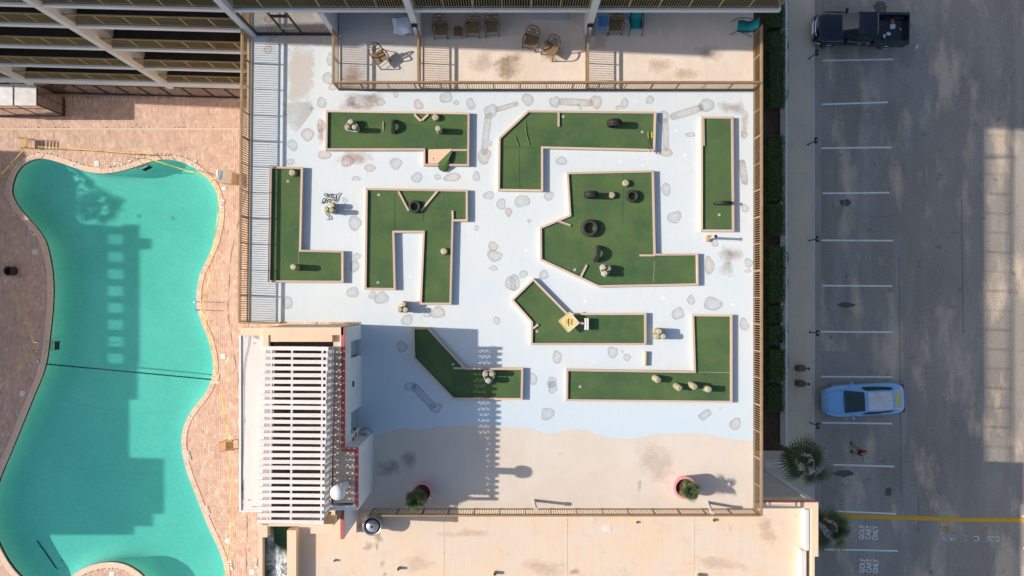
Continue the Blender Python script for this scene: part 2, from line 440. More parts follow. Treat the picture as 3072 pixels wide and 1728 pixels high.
# ---------------------------------------------------------------- mesh builder
class MB:
    def __init__(s):
        s.v = []; s.f = []; s.mi = []; s.at = {}
    def add(s, vs, fs, mi=0):
        o = len(s.v)
        s.v += [tuple(p) for p in vs]
        for f in fs:
            s.f.append(tuple(i + o for i in f)); s.mi.append(mi)
        return o
    def box(s, x0, x1, y0, y1, z0, z1, mi=0, bottom=True):
        vs = [(x0, y0, z0), (x1, y0, z0), (x1, y1, z0), (x0, y1, z0), (x0, y0, z1), (x1, y0, z1), (x1, y1, z1), (x0, y1, z1)]
        fs = [(4, 5, 6, 7), (0, 1, 5, 4), (1, 2, 6, 5), (2, 3, 7, 6), (3, 0, 4, 7)]
        if bottom: fs.append((3, 2, 1, 0))
        s.add(vs, fs, mi)
    def obox(s, c, sx, sy, sz, rz=0, mi=0):
        """box centred on c in plan, resting on c.z"""
        ca, sa = math.cos(rz), math.sin(rz)
        def t(x, y, z): return (c[0] + x * ca - y * sa, c[1] + x * sa + y * ca, c[2] + z)
        x, y = sx / 2, sy / 2
        vs = [t(-x, -y, 0), t(x, -y, 0), t(x, y, 0), t(-x, y, 0), t(-x, -y, sz), t(x, -y, sz), t(x, y, sz), t(-x, y, sz)]
        s.add(vs, [(4, 5, 6, 7), (0, 1, 5, 4), (1, 2, 6, 5), (2, 3, 7, 6), (3, 0, 4, 7), (3, 2, 1, 0)], mi)
    def prism(s, poly, z0, z1, mi=0, bottom=True):
        a = sum(poly[i][0] * poly[(i + 1) % len(poly)][1] - poly[(i + 1) % len(poly)][0] * poly[i][1] for i in range(len(poly)))
        if a < 0: poly = poly[::-1]
        n = len(poly)
        vs = [(x, y, z0) for x, y in poly] + [(x, y, z1) for x, y in poly]
        fs = [tuple(range(n, 2 * n))]
        if bottom: fs.append(tuple(range(n - 1, -1, -1)))
        fs += [(i, (i + 1) % n, n + (i + 1) % n, n + i) for i in range(n)]
        s.add(vs, fs, mi)
    def flat(s, poly, z, mi=0):
        a = sum(poly[i][0] * poly[(i + 1) % len(poly)][1] - poly[(i + 1) % len(poly)][0] * poly[i][1] for i in range(len(poly)))
        if a < 0: poly = poly[::-1]
        s.add([(x, y, z) for x, y in poly], [tuple(range(len(poly)))], mi)
    def bar(s, p, q, w, h=None, mi=0):
        """square bar from p to q"""
        h = h or w
        p = Vector(p); q = Vector(q); d = (q - p)
        L = d.length
        if L < 1e-6: return
        d /= L
        up = Vector((0, 0, 1)) if abs(d.z) < .95 else Vector((1, 0, 0))
        sdv = d.cross(up).normalized(); u2 = sdv.cross(d)
        a = sdv * w / 2; b = u2 * h / 2
        vs = [p - a - b, p + a - b, p + a + b, p - a + b, q - a - b, q + a - b, q + a + b, q - a + b]
        s.add(vs, [(3, 2, 1, 0), (4, 5, 6, 7), (0, 1, 5, 4), (1, 2, 6, 5), (2, 3, 7, 6), (3, 0, 4, 7)], mi)
    def tube(s, pts, r, n=6, mi=0, closed=False, cap=True):
        pts = [Vector(p) for p in pts]
        N = len(pts)
        rs = r if isinstance(r, (list, tuple)) else [r] * N
        base = len(s.v)
        up0 = None
        for i, p in enumerate(pts):
            if closed: d = pts[(i + 1) % N] - pts[i - 1]
            else: d = pts[min(i + 1, N - 1)] - pts[max(i - 1, 0)]
            d.normalize()
            up = Vector((0, 0, 1)) if abs(d.z) < .9 else Vector((1, 0, 0))
            if up0 is not None and up0.dot(up) < .5 and abs(d.dot(up0)) < .97: up = up0
            up0 = up
            a = d.cross(up).normalized(); b = a.cross(d)
            for k in range(n):
                t = 2 * math.pi * k / n
                s.v.append(tuple(p + a * (rs[i] * math.cos(t)) + b * (rs[i] * math.sin(t))))
        M = N if closed else N - 1
        for i in range(M):
            for k in range(n):
                i2 = (i + 1) % N; k2 = (k + 1) % n
                s.f.append((base + i * n + k, base + i * n + k2, base + i2 * n + k2, base + i2 * n + k)); s.mi.append(mi)
        if cap and not closed:
            s.f.append(tuple(base + k for k in range(n - 1, -1, -1))); s.mi.append(mi)
            s.f.append(tuple(base + (N - 1) * n + k for k in range(n))); s.mi.append(mi)
    def lathe(s, prof, n=20, c=(0, 0, 0), mi=0, capb=True, capt=True, jit=0):
        base = len(s.v)
        for (r, z) in prof:
            for k in range(n):
                t = 2 * math.pi * k / n
                rr = r * (1 + random.uniform(-jit, jit))
                s.v.append((c[0] + rr * math.cos(t), c[1] + rr * math.sin(t), c[2] + z))
        for i in range(len(prof) - 1):
            for k in range(n):
                k2 = (k + 1) % n
                s.f.append((base + i * n + k, base + i * n + k2, base + (i + 1) * n + k2, base + (i + 1) * n + k)); s.mi.append(mi)
        if capb: s.f.append(tuple(base + k for k in range(n - 1, -1, -1))); s.mi.append(mi)
        if capt: s.f.append(tuple(base + (len(prof) - 1) * n + k for k in range(n))); s.mi.append(mi)
    def loft(s, secs, mi=0, cap=True, closed_sec=False):
        base = len(s.v); n = len(secs[0])
        for sec in secs:
            s.v += [tuple(p) for p in sec]
        m = n if closed_sec else n - 1
        for i in range(len(secs) - 1):
            for k in range(m):
                k2 = (k + 1) % n
                s.f.append((base + i * n + k, base + i * n + k2, base + (i + 1) * n + k2, base + (i + 1) * n + k)); s.mi.append(mi)
        if cap:
            s.f.append(tuple(base + k for k in range(n - 1, -1, -1))); s.mi.append(mi)
            s.f.append(tuple(base + (len(secs) - 1) * n + k for k in range(n))); s.mi.append(mi)
    def mesh(s, name, mats, smooth=False):
        me = bpy.data.meshes.new(name)
        me.from_pydata(s.v, [], s.f)
        if not isinstance(mats, (list, tuple)): mats = [mats]
        for m in mats: me.materials.append(MATS[m] if isinstance(m, str) else m)
        if len(mats) > 1: me.polygons.foreach_set('material_index', s.mi)
        if smooth: me.polygons.foreach_set('use_smooth', [True] * len(me.polygons))
        for k, vals in s.at.items():
            a = me.attributes.new(k, 'FLOAT', 'POINT')
            a.data.foreach_set('value', vals)
        me.update()
        return me
    def build(s, name, mats, parent=None, loc=(0, 0, 0), rot=(0, 0, 0), smooth=False, kind=None):
        me = s.mesh(name, mats, smooth)
        if smooth == 'auto':
            pass
        return link(name, me, parent, loc, rot, kind)
def link(name, data, parent=None, loc=(0, 0, 0), rot=(0, 0, 0), kind=None):
    o = bpy.data.objects.new(name, data)
    COL.objects.link(o)
    if parent is not None: o.parent = parent
    o.location = loc; o.rotation_euler = rot
    if kind: o['kind'] = kind
    return o
def tag(o, label, cat, group=None):
    o['label'] = label; o['category'] = cat
    if group: o['group'] = group
    return o
def thing(name, label, cat, loc=(0, 0, 0), rz=0, group=None):
    o = bpy.data.objects.new(name, None)
    o.empty_display_size = .2
    COL.objects.link(o)
    o.location = loc; o.rotation_euler = (0, 0, rz)
    return tag(o, label, cat, group)
def copy_thing(src, loc, rz, label, group=None):
    r = src.copy(); COL.objects.link(r)
    r.location = loc; r.rotation_euler = (0, 0, rz); r['label'] = label
    if group: r['group'] = group
    for ch in list(src.children):
        c = ch.copy(); COL.objects.link(c); c.parent = r
        for g in list(ch.children):
            d = g.copy(); COL.objects.link(d); d.parent = c
    return r
def catmull(pts, per=6, closed=True):
    out = []; n = len(pts)
    for i in range(n if closed else n - 1):
        p0 = pts[(i - 1) % n] if closed or i > 0 else pts[i]
        p1 = pts[i]; p2 = pts[(i + 1) % n]
        p3 = pts[(i + 2) % n] if closed or i + 2 < n else p2
        for k in range(per):
            t = k / per
            out.append(tuple(.5 * ((2 * p1[j]) + (-p0[j] + p2[j]) * t + (2 * p0[j] - 5 * p1[j] + 4 * p2[j] - p3[j]) * t * t + (-p0[j] + 3 * p1[j] - 3 * p2[j] + p3[j]) * t ** 3) for j in range(len(p1))))
    if not closed: out.append(tuple(pts[-1]))
    return out
def area2(poly):
    return sum(poly[i][0] * poly[(i + 1) % len(poly)][1] - poly[(i + 1) % len(poly)][0] * poly[i][1] for i in range(len(poly)))
def inset(poly, d):
    """inset a CCW polygon by d (mitred)"""
    n = len(poly); out = []
    for i in range(n):
        p = Vector(poly[i - 1]); q = Vector(poly[i]); r = Vector(poly[(i + 1) % n])
        e1 = (q - p).normalized(); e2 = (r - q).normalized()
        n1 = Vector((-e1.y, e1.x)); n2 = Vector((-e2.y, e2.x))
        b = n1 + n2
        k = b.dot(n1)
        b = b / k if abs(k) > .15 else n1
        out.append((q.x + b.x * d, q.y + b.y * d))
    return out
def inside(pt, poly):
    x, y = pt; c = False; n = len(poly); j = n - 1
    for i in range(n):
        xi, yi = poly[i]; xj, yj = poly[j]
        if (yi > y) != (yj > y) and x < (xj - xi) * (y - yi) / (yj - yi) + xi: c = not c
        j = i
    return c
# ================================================================ ground level
XD = -12.7                                     # line between pool deck and car park level
lot = MB(); lot.flat([(XD, -150), (220, -150), (220, 150), (XD, 150)], 0.0)
parking_lot = lot.build('parking_lot', 'asphalt', kind='structure')

POOL_PX = [(119, 474), (71.5, 491), (48, 517), (36, 548), (33, 576), (41, 600), (60, 629), (87, 660), (113, 690), (135, 727), (150, 787), (157, 854), (155, 925), (147, 1005), (137, 1081), (122, 1132), (99, 1186), (68, 1263), (32, 1351), (0, 1428), (-25, 1510), (-28, 1570), (-12, 1620), (24, 1688), (70, 1740), (130, 1775), (180, 1768), (217, 1728), (270, 1699), (326, 1688), (372, 1694), (407, 1712), (432, 1735), (470, 1790), (540, 1840), (620, 1850), (672, 1800), (678, 1735), (672, 1689), (655, 1641), (620, 1565), (588, 1482), (562, 1414), (548, 1351), (547, 1311), (556, 1271), (580, 1227), (612, 1188), (632, 1150), (641, 1110), (638, 1065), (626, 1016), (605, 965), (593, 918), (592, 872), (602, 822), (624, 775), (644, 727), (656, 676), (660, 624), (653, 584), (637, 552), (612, 524), (575, 498), (535, 482), (497, 477), (455, 483), (406, 499), (358, 513), (312, 519), (270, 515), (223, 502), (175, 485)]
pool = [P(x, y, 0.0) for x, y in POOL_PX]
if area2(pool) < 0: pool = pool[::-1]
pool = catmull(pool, 4)
pool_out = inset(pool, -.33)

def fill_ring(outer, inner, z):
    bm = bmesh.new()
    edges = []
    for lp in (outer, inner):
        vs = [bm.verts.new((x, y, z)) for x, y in lp]
        for i in range(len(vs)): edges.append(bm.edges.new((vs[i], vs[(i + 1) % len(vs)])))
    bmesh.ops.triangle_fill(bm, use_beauty=True, use_dissolve=False, edges=edges, normal=(0, 0, 1))
    for f in bm.faces:
        f.normal_update()
        if f.normal.z < 0: f.normal_flip()
    return bm
bm = fill_ring([(-150, -150), (XD, -150), (XD, 150), (-150, 150)], inset(pool, -.05), -.03)
me = bpy.data.meshes.new('pool_deck'); bm.to_mesh(me); bm.free()
me.materials.append(MATS['grout'])
pool_deck = link('pool_deck', me, kind='structure')

# pool basin
basin = MB()
r0 = pool
def inset_clamped(poly, d):
    q = inset(poly, d)
    return q
rings = [(r0, .02), (r0, -.75), (inset(pool, .06), -.95), (inset(pool, .2), -1.14), (inset(pool, .45), -1.29), (inset(pool, .8), -1.39), (inset(pool, 1.2), -1.44), (inset(pool, 1.6), -1.45)]
n = len(pool)
for poly, z in rings:
    basin.v += [(x, y, z) for x, y in poly]
for k in range(len(rings) - 1):
    for i in range(n):
        j = (i + 1) % n
        basin.f.append((k * n + i, k * n + j, (k + 1) * n + j, (k + 1) * n + i)); basin.mi.append(0)
me = basin.mesh('pool_basin', 'plaster', True)
bm = bmesh.new(); bm.from_mesh(me); bm.verts.ensure_lookup_table()
last = [bm.verts[(len(rings) - 1) * n + i] for i in range(n)]
es = []
for i in range(n):
    e = bm.edges.get((last[i], last[(i + 1) % n])) or bm.edges.new((last[i], last[(i + 1) % n]))
    es.append(e)
bmesh.ops.triangle_fill(bm, use_beauty=True, edges=es, normal=(0, 0, 1))
bmesh.ops.recalc_face_normals(bm, faces=bm.faces)
bm.to_mesh(me); bm.free()
pool_basin = link('pool_basin', me, kind='structure')
# water: tinted surface over a closed absorbing body
wm, wnt, wout = mat_water('pool_water', (.93, .99, .97), .04, .16, 1.1, .55)
va = wnt.nodes.new('ShaderNodeVolumeAbsorption')
va.inputs['Color'].default_value = (.53, .975, .94, 1)
va.inputs['Density'].default_value = .80
wnt.links.new(va.outputs[0], wout.inputs['Volume'])
MATS['water'] = wm
w = MB(); w.prism(inset(pool, -.03), -1.8, -.10)
pool_water = w.build('pool_water', 'water', kind='structure')
# dark tile line on the pool floor, drains
def floor_strip(pts, wdt, z, name, m, parent):
    b = MB()
    for i in range(len(pts) - 1):
        p = Vector((*pts[i], z)); q = Vector((*pts[i + 1], z))
        b.bar(p, q, wdt, .012)
    return b.build(name, m, parent)
for pts in ([(112, 1622), (150, 1676), (192, 1736)],):
    floor_strip([P(x, y, -1.42) for x, y in pts], .07, -1.40, 'floor_line', 'navy', pool_basin)
for pts in ([(170, 1398), (300, 1412), (430, 1420), (545, 1416)], [(190, 1200), (300, 1226), (430, 1240), (540, 1232)]):
    floor_strip([P(x, y, -1.43) for x, y in catmull([(float(a), float(c)) for a, c in pts], 4, closed=False)], .02, -1.443, 'floor_seam', 'tile_white', pool_basin)
# dark tile band at the waterline
tb = MB(); ti = inset(pool, .006)
for z in (-.24, .015): tb.v += [(x, y, z) for x, y in ti]
for i in range(n):
    j = (i + 1) % n; tb.f.append((i, j, n + j, n + i)); tb.mi.append(0)
tb.build('waterline_tiles', 'navy', pool_basin)
for (x, y) in ((414, 648), (515, 654)):
    b = MB(); b.lathe([(.15, .01), (.14, .03), (.03, .035)], 16); X, Y = P(x, y, -1.45)
    b.build('pool_light', 'tile_white', pool_basin, (X, Y, -1.449))
for (x, y, z) in ((165, 835, -1.0), (18, 1660, -1.05)):
    b = MB(); b.lathe([(.10, 0), (.10, .02), (.06, .021)], 14); X, Y = P(x, y, z)
    b.build('drain_cover', 'frame_dark', pool_basin, (X, Y, z - .1))
# rope with floats across the pool
t = thing('safety_rope', 'dark navy float rope stretched straight across the pool', 'rope', (0, 0, 0))
a = Vector((*P(137, 1092, -.05), -.06)); c2 = Vector((*P(638, 1139, -.05), -.06))
b = MB(); b.tube([a.lerp(c2, k / 24) for k in range(25)], .036, 6); b.build('rope', 'navy', t)
fm = MB(); fm.tube([(-.09, 0, 0), (-.06, 0, 0), (.06, 0, 0), (.09, 0, 0)], [.03, .046, .046, .03], 8); fme = fm.mesh('float', 'navy')
ang = math.atan2(c2.y - a.y, c2.x - a.x)
for k in range(46):
    p = a.lerp(c2, (k + .5) / 46)
    link('float', fme, t, p, (0, 0, ang))
# coping bricks round the pool
per = 0; pts = []
for i in range(n):
    p = Vector(pool[i]); q = Vector(pool[(i + 1) % n]); L = (q - p).length
    d = (q - p) / max(L, 1e-6)
    while per < L:
        pts.append((p + d * per, d)); per += .118
    per -= L
cb = MB(); cb.box(-.052, .052, 0, .31, -.06, .032); cme = cb.mesh('coping_brick', 'coping')
cj = MB(); cj.at['tint'] = []
vis = []
for (p, d) in pts:
    if -33.6 < p.x and p.y > -18.6: vis.append((p, d))
vis.sort(key=lambda t: t[0].length)
for k, (p, d) in enumerate(vis):
    rz = math.atan2(d.y, d.x) + math.pi          # brick runs away from the water
    nrm = Vector((d.y, -d.x))
    if k < 300:
        link('coping_brick', cme, pool_deck, (p.x - nrm.x * .03, p.y - nrm.y * .03, random.uniform(-.003, .003)), (0, 0, rz))
    else:
        ca, sa = math.cos(rz), math.sin(rz)
        o = len(cj.v)
        zz = .032 + random.uniform(-.003, .003)
        for (x, y, z) in [(-.052, -.03, -.06), (.052, -.03, -.06), (.052, .31, -.06), (-.052, .31, -.06), (-.052, -.03, zz), (.052, -.03, zz), (.052, .31, zz), (-.052, .31, zz)]:
            cj.v.append((p.x + x * ca - y * sa, p.y + x * sa + y * ca, z))
        cj.f += [tuple(i + o for i in f) for f in [(4, 5, 6, 7), (0, 1, 5, 4), (1, 2, 6, 5), (2, 3, 7, 6), (3, 0, 4, 7)]]
        cj.mi += [0] * 5
        cj.at['tint'] += [min(1, max(0, random.gauss(.72, .16)))] * 8
cj.build('coping_bricks', 'coping', pool_deck, kind='stuff')
# brick pavers
BW, BL = .137, .272
cells = []
ix = 0; x = -34.2
while x < -11.9:
    y = -19.2 + (BL / 2 if ix % 2 else 0) + random.choice((0, 0, .07))
    while y < 12.95:
        if not (12.95 < y): cells.append((x, y))
        y += BL
    x += BW; ix += 1
bj = MB(); bj.at['tint'] = []
pm_ = MB(); pm_.box(-BW / 2 + .004, BW / 2 - .004, -BL / 2 + .004, BL / 2 - .004, -.05, 0, bottom=False)
pme = pm_.mesh('brick', 'brick_b')
px0 = min(p[0] for p in pool_out); px1 = max(p[0] for p in pool_out); py0 = min(p[1] for p in pool_out); py1 = max(p[1] for p in pool_out)
pool_mid = inset(pool, -.20)
keep = []
for (x, y) in cells:
    if px0 - .2 < x < px1 + .2 and py0 - .2 < y < py1 + .2 and (inside((x, y + .1), pool_mid) or inside((x, y - .1), pool_mid)): continue
    keep.append((x, y))
keep.sort(key=lambda t: t[0] ** 2 + t[1] ** 2 if t[0] < -12.0 else 1e6)
for k, (x, y) in enumerate(keep):
    if k < 300:
        link('brick', pme, pool_deck, (x, y, random.uniform(-.003, .004)))
        continue
    zz = random.uniform(-.003, .004); o = len(bj.v)
    hx, hy = BW / 2 - .004, BL / 2 - .004
    if random.random() < .10:                     # now and then a pair laid as two halves
        parts = ((x, y - BL / 4, hx, hy / 2 - .002), (x, y + BL / 4, hx, hy / 2 - .002))
    else: parts = ((x, y, hx, hy),)
    for (cx, cy, hx2, hy2) in parts:
        ya_, yb_ = cy - hy2, cy + hy2                 # cut round the drain channel
        if yb_ > 10.866 and ya_ < 10.974:
            if ya_ < 10.80: yb_ = 10.862
            elif yb_ > 11.04: ya_ = 10.978
            else: continue
            cy, hy2 = (ya_ + yb_) / 2, (yb_ - ya_) / 2
        o = len(bj.v)
        for z in (-.05, zz):
            bj.v += [(cx - hx2, cy - hy2, z), (cx + hx2, cy - hy2, z), (cx + hx2, cy + hy2, z), (cx - hx2, cy + hy2, z)]
        bj.f += [tuple(i + o for i in f) for f in [(4, 5, 6, 7), (0, 1, 5, 4), (1, 2, 6, 5), (2, 3, 7, 6), (3, 0, 4, 7)]]
        bj.mi += [0] * 5
        bj.at['tint'] += [min(1, max(0, random.gauss(.50, .17)))] * 8
bj.build('paving_bricks', 'brick_a', pool_deck, kind='stuff')
b = MB(); b.box(-34, -12.0, 10.87, 10.97, -.04, .006); b.build('drain_channel', 'walk', pool_deck)
# skimmer lids and depth markers
lid = MB(); lid.box(-.16, .16, -.16, .16, 0, .012); lid.box(-.12, .12, -.12, .12, .012, .018); lme = lid.mesh('skimmer_lid', 'tile_white')
for (x, y, r) in ((290, 490, 2), (105, 756, 8), (67, 1180, 20), (669, 1069, 3), (683, 1622, 30), (756, 1716, 0), (336, 1722, 12)):
    X, Y = P(x, y, 0); link('skimmer_lid', lme, pool_deck, (X, Y, .007), (0, 0, R(-r)))
mk = MB(); mk.box(-.29, .29, -.075, .075, 0, .012); mme = mk.mesh('depth_marker', 'tile_white')
def text_obj(body, h, m, parent, loc, rz, name='lettering', width=None, bold=.0, extr=.001):
    cu = bpy.data.curves.new(name, 'FONT')
    cu.body = body; cu.size = h / .72; cu.align_x = 'CENTER'; cu.align_y = 'CENTER'
    cu.extrude = extr; cu.offset = bold
    tmp = bpy.data.objects.new('lettering_outline', cu)
    COL.objects.link(tmp)
    dg = bpy.context.evaluated_depsgraph_get()
    me = bpy.data.meshes.new_from_object(tmp.evaluated_get(dg))
    bpy.data.objects.remove(tmp); bpy.data.curves.remove(cu)
    me.materials.clear(); me.materials.append(MATS[m])
    o = link(name, me, parent, loc, (0, 0, rz))
    if width:
        xs_ = [v.co.x for v in me.vertices]
        o.scale = (width / max(max(xs_) - min(xs_), 1e-4), 1, 1)
    return o
for (x, y, a_, s) in ((43, 493, 45, '5 FT'), (226, 494, 170, '5 FT'), (354, 492, 188, '5 FT'), (579, 489, 146, '5 FT'), (667, 612, 109, '5 FT'), (95, 695, 58, '5 FT'), (130, 813, 83, '3 FT 6 IN'), (115, 1095, 262, '4 FT'), (54, 1247, 250, '3 FT 6 IN'), (652, 1137, 102, '4 FT'), (567, 1366, 75, '3 FT 6 IN'), (623, 1529, 70, '3 FT 6 IN'), (693, 1695, 80, '3 FT'), (768, 1690, 88, '3 FT')):
    X, Y = P(x, y, 0.02)
    o = link('depth_marker', mme, pool_deck, (X, Y, .030), (0, 0, R(a_ + 180 if False else -a_)))
    text_obj(s, .095, 'print_black', o, (0, 0, .0145), 0, 'marker_lettering', .46 if len(s) > 5 else .34, .004)

# ---------------------------------------------------------------- planting bed, sidewalk, kerb, car park
def strip(name, m, x0, x1, z, y0=-60, y1=60, z0=None, parent=None, kind='structure'):
    b = MB()
    if z0 is None: b.flat([(x0, y0), (x1, y0), (x1, y1), (x0, y1)], z)
    else: b.box(x0, x1, y0, y1, z0, z)
    return b.build(name, m, parent, kind=kind)
XF = 17.32                              # fence line
xk0 = P(2437, 0, .13)[0]; xk1 = P(2444.5, 0, .13)[0]; xg1 = P(2463, 0, 0)[0]
strip('planting_bed', 'mulch', 11.2, XF + .02, .06, -9.8, 60, z0=-.05)
walk = MB(); walk.box(XF + .02, xk0 - .004, -60, 60, -.05, .13)
walk.box(11.2, XF + .018, -60, -9.802, -.05, .128)
sidewalk = walk.build('sidewalk', 'walk', kind='structure')
for y in [17.2 - 3.05 * k for k in range(16)]:
    b = MB(); b.box(XF + .03, xk0 - .02, y, y + .012, .129, .1325); b.build('expansion_joint', 'gutter', sidewalk)
strip('kerb', 'kerb', xk0, xk1, .135, z0=-.05)
strip('gutter', 'gutter', xk1 + .002, xg1, .006, z0=-.05)
MATS['crack'] = mat_marking('crack', (.19, .17, .155), .50)
MATS['oil'] = mat_marking('oil_spot', (.12, .108, .10), .47)
def mark(name, m, pts, z, w):
    b = MB()
    for i in range(len(pts) - 1):
        p, q = Vector(pts[i]), Vector(pts[i + 1]); d = (q - p).normalized(); s = Vector((-d.y, d.x)) * w / 2
        b.add([(*(p - s), z), (*(q - s), z), (*(q + s), z), (*(p + s), z)], [(0, 1, 2, 3)])
    return b.build(name, m, parking_lot)
for (x0, y0, x1, y1) in ((2468, 182, 2679, 178), (2466, 313, 2664, 307), (2464, 444.5, 2676, 442), (2467, 580, 2668, 578), (2465, 721, 2679, 722), (2468, 857, 2676, 858), (2463, 995, 2678, 996.5), (2463, 1130, 2677, 1131), (2467, 1268, 2676, 1271), (2500, 1394, 2683, 1399.5), (2500, 1533, 2688, 1541.5), (2472, 1648, 2693, 1652.5), (3064, 1549, 3090, 1550), (3069, 1645, 3090, 1646)):
    mark('parking_line', 'mark_white', [P(x0, y0), P(x1, y1)], .005, .105)
mark('yellow_line', 'mark_yellow', [P(2469, 1546.5), P(2550, 1549), P(2720, 1553.5), P(2900, 1559), P(3100, 1561.5)], .009, .275)
for (cx, cy) in ((2606, 1597), (2607.5, 1697)):
    for k, wd in enumerate(('GOLF', 'CART', 'ONLY')):
        X, Y = P(cx - 20 + 20 * k, cy + (0, 0, 2)[k], 0)
        text_obj(wd, .34, 'mark_white', parking_lot, (X, Y, .006), R(88), 'lettering', .92, .012)
for (s, x0, x1, y) in (('ONLY', 2825, 2869, 1613), ('T', 2893, 2902, 1614), ('C', 2921, 2938, 1615), ('GOLF', 2957, 2998, 1616)):
    X, Y = P((x0 + x1) / 2, y, 0)
    text_obj(s, .36, 'mark_faint', parking_lot, (X, Y, .006), R(180), 'lettering', (x1 - x0) * .0215, .008)
for (x, y, w_, h_) in ((2832, 1586, 30, 20), (2950, 1589, 14, 18)):
    X, Y = P(x, y, 0); b = MB(); b.flat([(X - w_ * .011, Y - h_ * .01), (X + w_ * .011, Y - h_ * .008), (X + w_ * .010, Y + h_ * .011), (X - w_ * .009, Y + h_ * .009)], .004); b.build('paint_smear', 'mark_orange', parking_lot)
# patched asphalt areas, manhole
MATS['patch'] = pm('asphalt_patch', (.36, .33, .30), (.31, .285, .265), .7, .9, fine=28, fvar=.3)
for poly in ([(2464, 1053), (2594, 1056), (2600, 1130), (2592, 1142), (2464, 1140)], [(2695, 203), (2780, 215), (2810, 232), (2808, 270), (2740, 262), (2697, 240)], [(2714, 1500), (2755, 1502), (2755, 1575), (2716, 1572)]):
    b = MB(); b.flat([P(x, y) for x, y in poly], .0035); b.build('asphalt_patch', 'patch', parking_lot)

for (pts, w_) in (([(2697, 770), (2699, 1000), (2701, 1200), (2703, 1480)], .05), ([(2884, 560), (2886, 760), (2890, 1000)], .06), ([(2755, 1490), (2755, 1600)], .05), ([(2560, 640), (2640, 652), (2700, 640)], .02)):
    mark('pavement_crack', 'crack', [P(x, y) for x, y in catmull([(float(a), float(c)) for a, c in pts], 5, closed=False)], .0038, w_)
for (x, y, w_, h_) in ((2535, 608, .9, .5), (2537, 915, 1.2, .35), (2530, 1420, 1.3, .5), (2640, 22, 1.0, .8), (2665, 1475, .5, .6)):
    X, Y = P(x, y); b = MB(); b.flat([(X + w_ / 2 * math.cos(a) * random.uniform(.7, 1.15), Y + h_ / 2 * math.sin(a) * random.uniform(.7, 1.15)) for a in [k * math.pi / 8 for k in range(16)]], .0042); b.build('oil_spot', 'oil', parking_lot)
# ================================================================ golf terrace (top deck of the building)
terr = thing('terrace_building', 'building whose flat roof is the pale blue mini golf terrace', 'building')
XL0, XL1 = D(751, 95)[0], D(742, 966)[0]
XR = D(2260, 500)[0]
YB = D(1500, 1526)[1]; YT = 13.95; YLB = D(800, 966)[1]
XW = -7.17
shore = [L2(890, 385), L2(960, 375), L2(1040, 345), L2(1110, 332), L2(1180, 340), L2(1250, 342), L2(1330, 330), L2(1380, 318), L2(1450, 325), L2(1550, 312), L2(1650, 308), L2(1800, 312), L3(-20, 330), L3(40, 328), L3(110, 332), L3(190, 352), L3(270, 372), L3(340, 365), L3(420, 343), L3(500, 342), L3(580, 355), L3(640, 378), L3(740, 402), L3(840, 412), L3(930, 408), L3(1000, 396), L3(1060, 380), L3(1160, 378), L3(1300, 374), L3(1440, 374), L3(1520, 388), L3(1620, 412), L3(1720, 424), L3(1830, 428)]
shore = [D(x, y) for x, y in shore]
shore[0] = (XW + .3, shore[0][1]); shore[-1] = (XR, shore[-1][1])
shore = catmull([(x, y) for x, y in shore], 4, closed=False)
YP = D(1500, 269)[1]                      # patio front line
XP0 = D(1016, 200)[0]
blue = [(XW, YLB)] + [(XW, shore[0][1])] + shore + [(XR, YP), (XP0, YP), (XP0, 12.5), (XL0, 12.5), (XL1, YLB)]
b = MB(); b.flat(blue, DZ); b.build('terrace_floor', 'deck', terr)
sand = [(XW, shore[0][1]), (XW, YB), (XR, YB)] + shore[::-1]
b = MB(); b.flat(sand, DZ); b.build('terrace_floor', 'sand', terr)
XA = D(1263, 105)[0]; XB = D(1757, 111)[0]
for (x0, x1, m) in ((XP0, XA, 'patio_grey'), (XA, XB, 'patio'), (XB, XR, 'patio')):
    b = MB(); b.flat([(x0, YP), (x1, YP), (x1, YT), (x0, YT)], DZ); b.build('patio_floor', m, terr)
b = MB()
b.box(XL1 + .05, XW, YLB + .0, 12.4, 0, DZ - .004); b.box(XW, XR, YB, 12.4, 0, DZ - .005)
b.box(XL1 - .02, XL1 + .04, YLB, 12.4, DZ - .6, DZ - .012)
b.build('wall', 'peach_wall', terr)
b = MB(); b.box(XP0, XR, YP - .05, YP + .0, DZ, DZ + .018); b.build('patio_kerb', 'bronze_dark', terr)
# kerb under the left railing
b = MB(); b.bar((XL0 + .02, 12.4, DZ + .03), (XL1 + .02, YLB, DZ + .03), .14, .06); b.build('edge_kerb', 'peach_wall', terr)

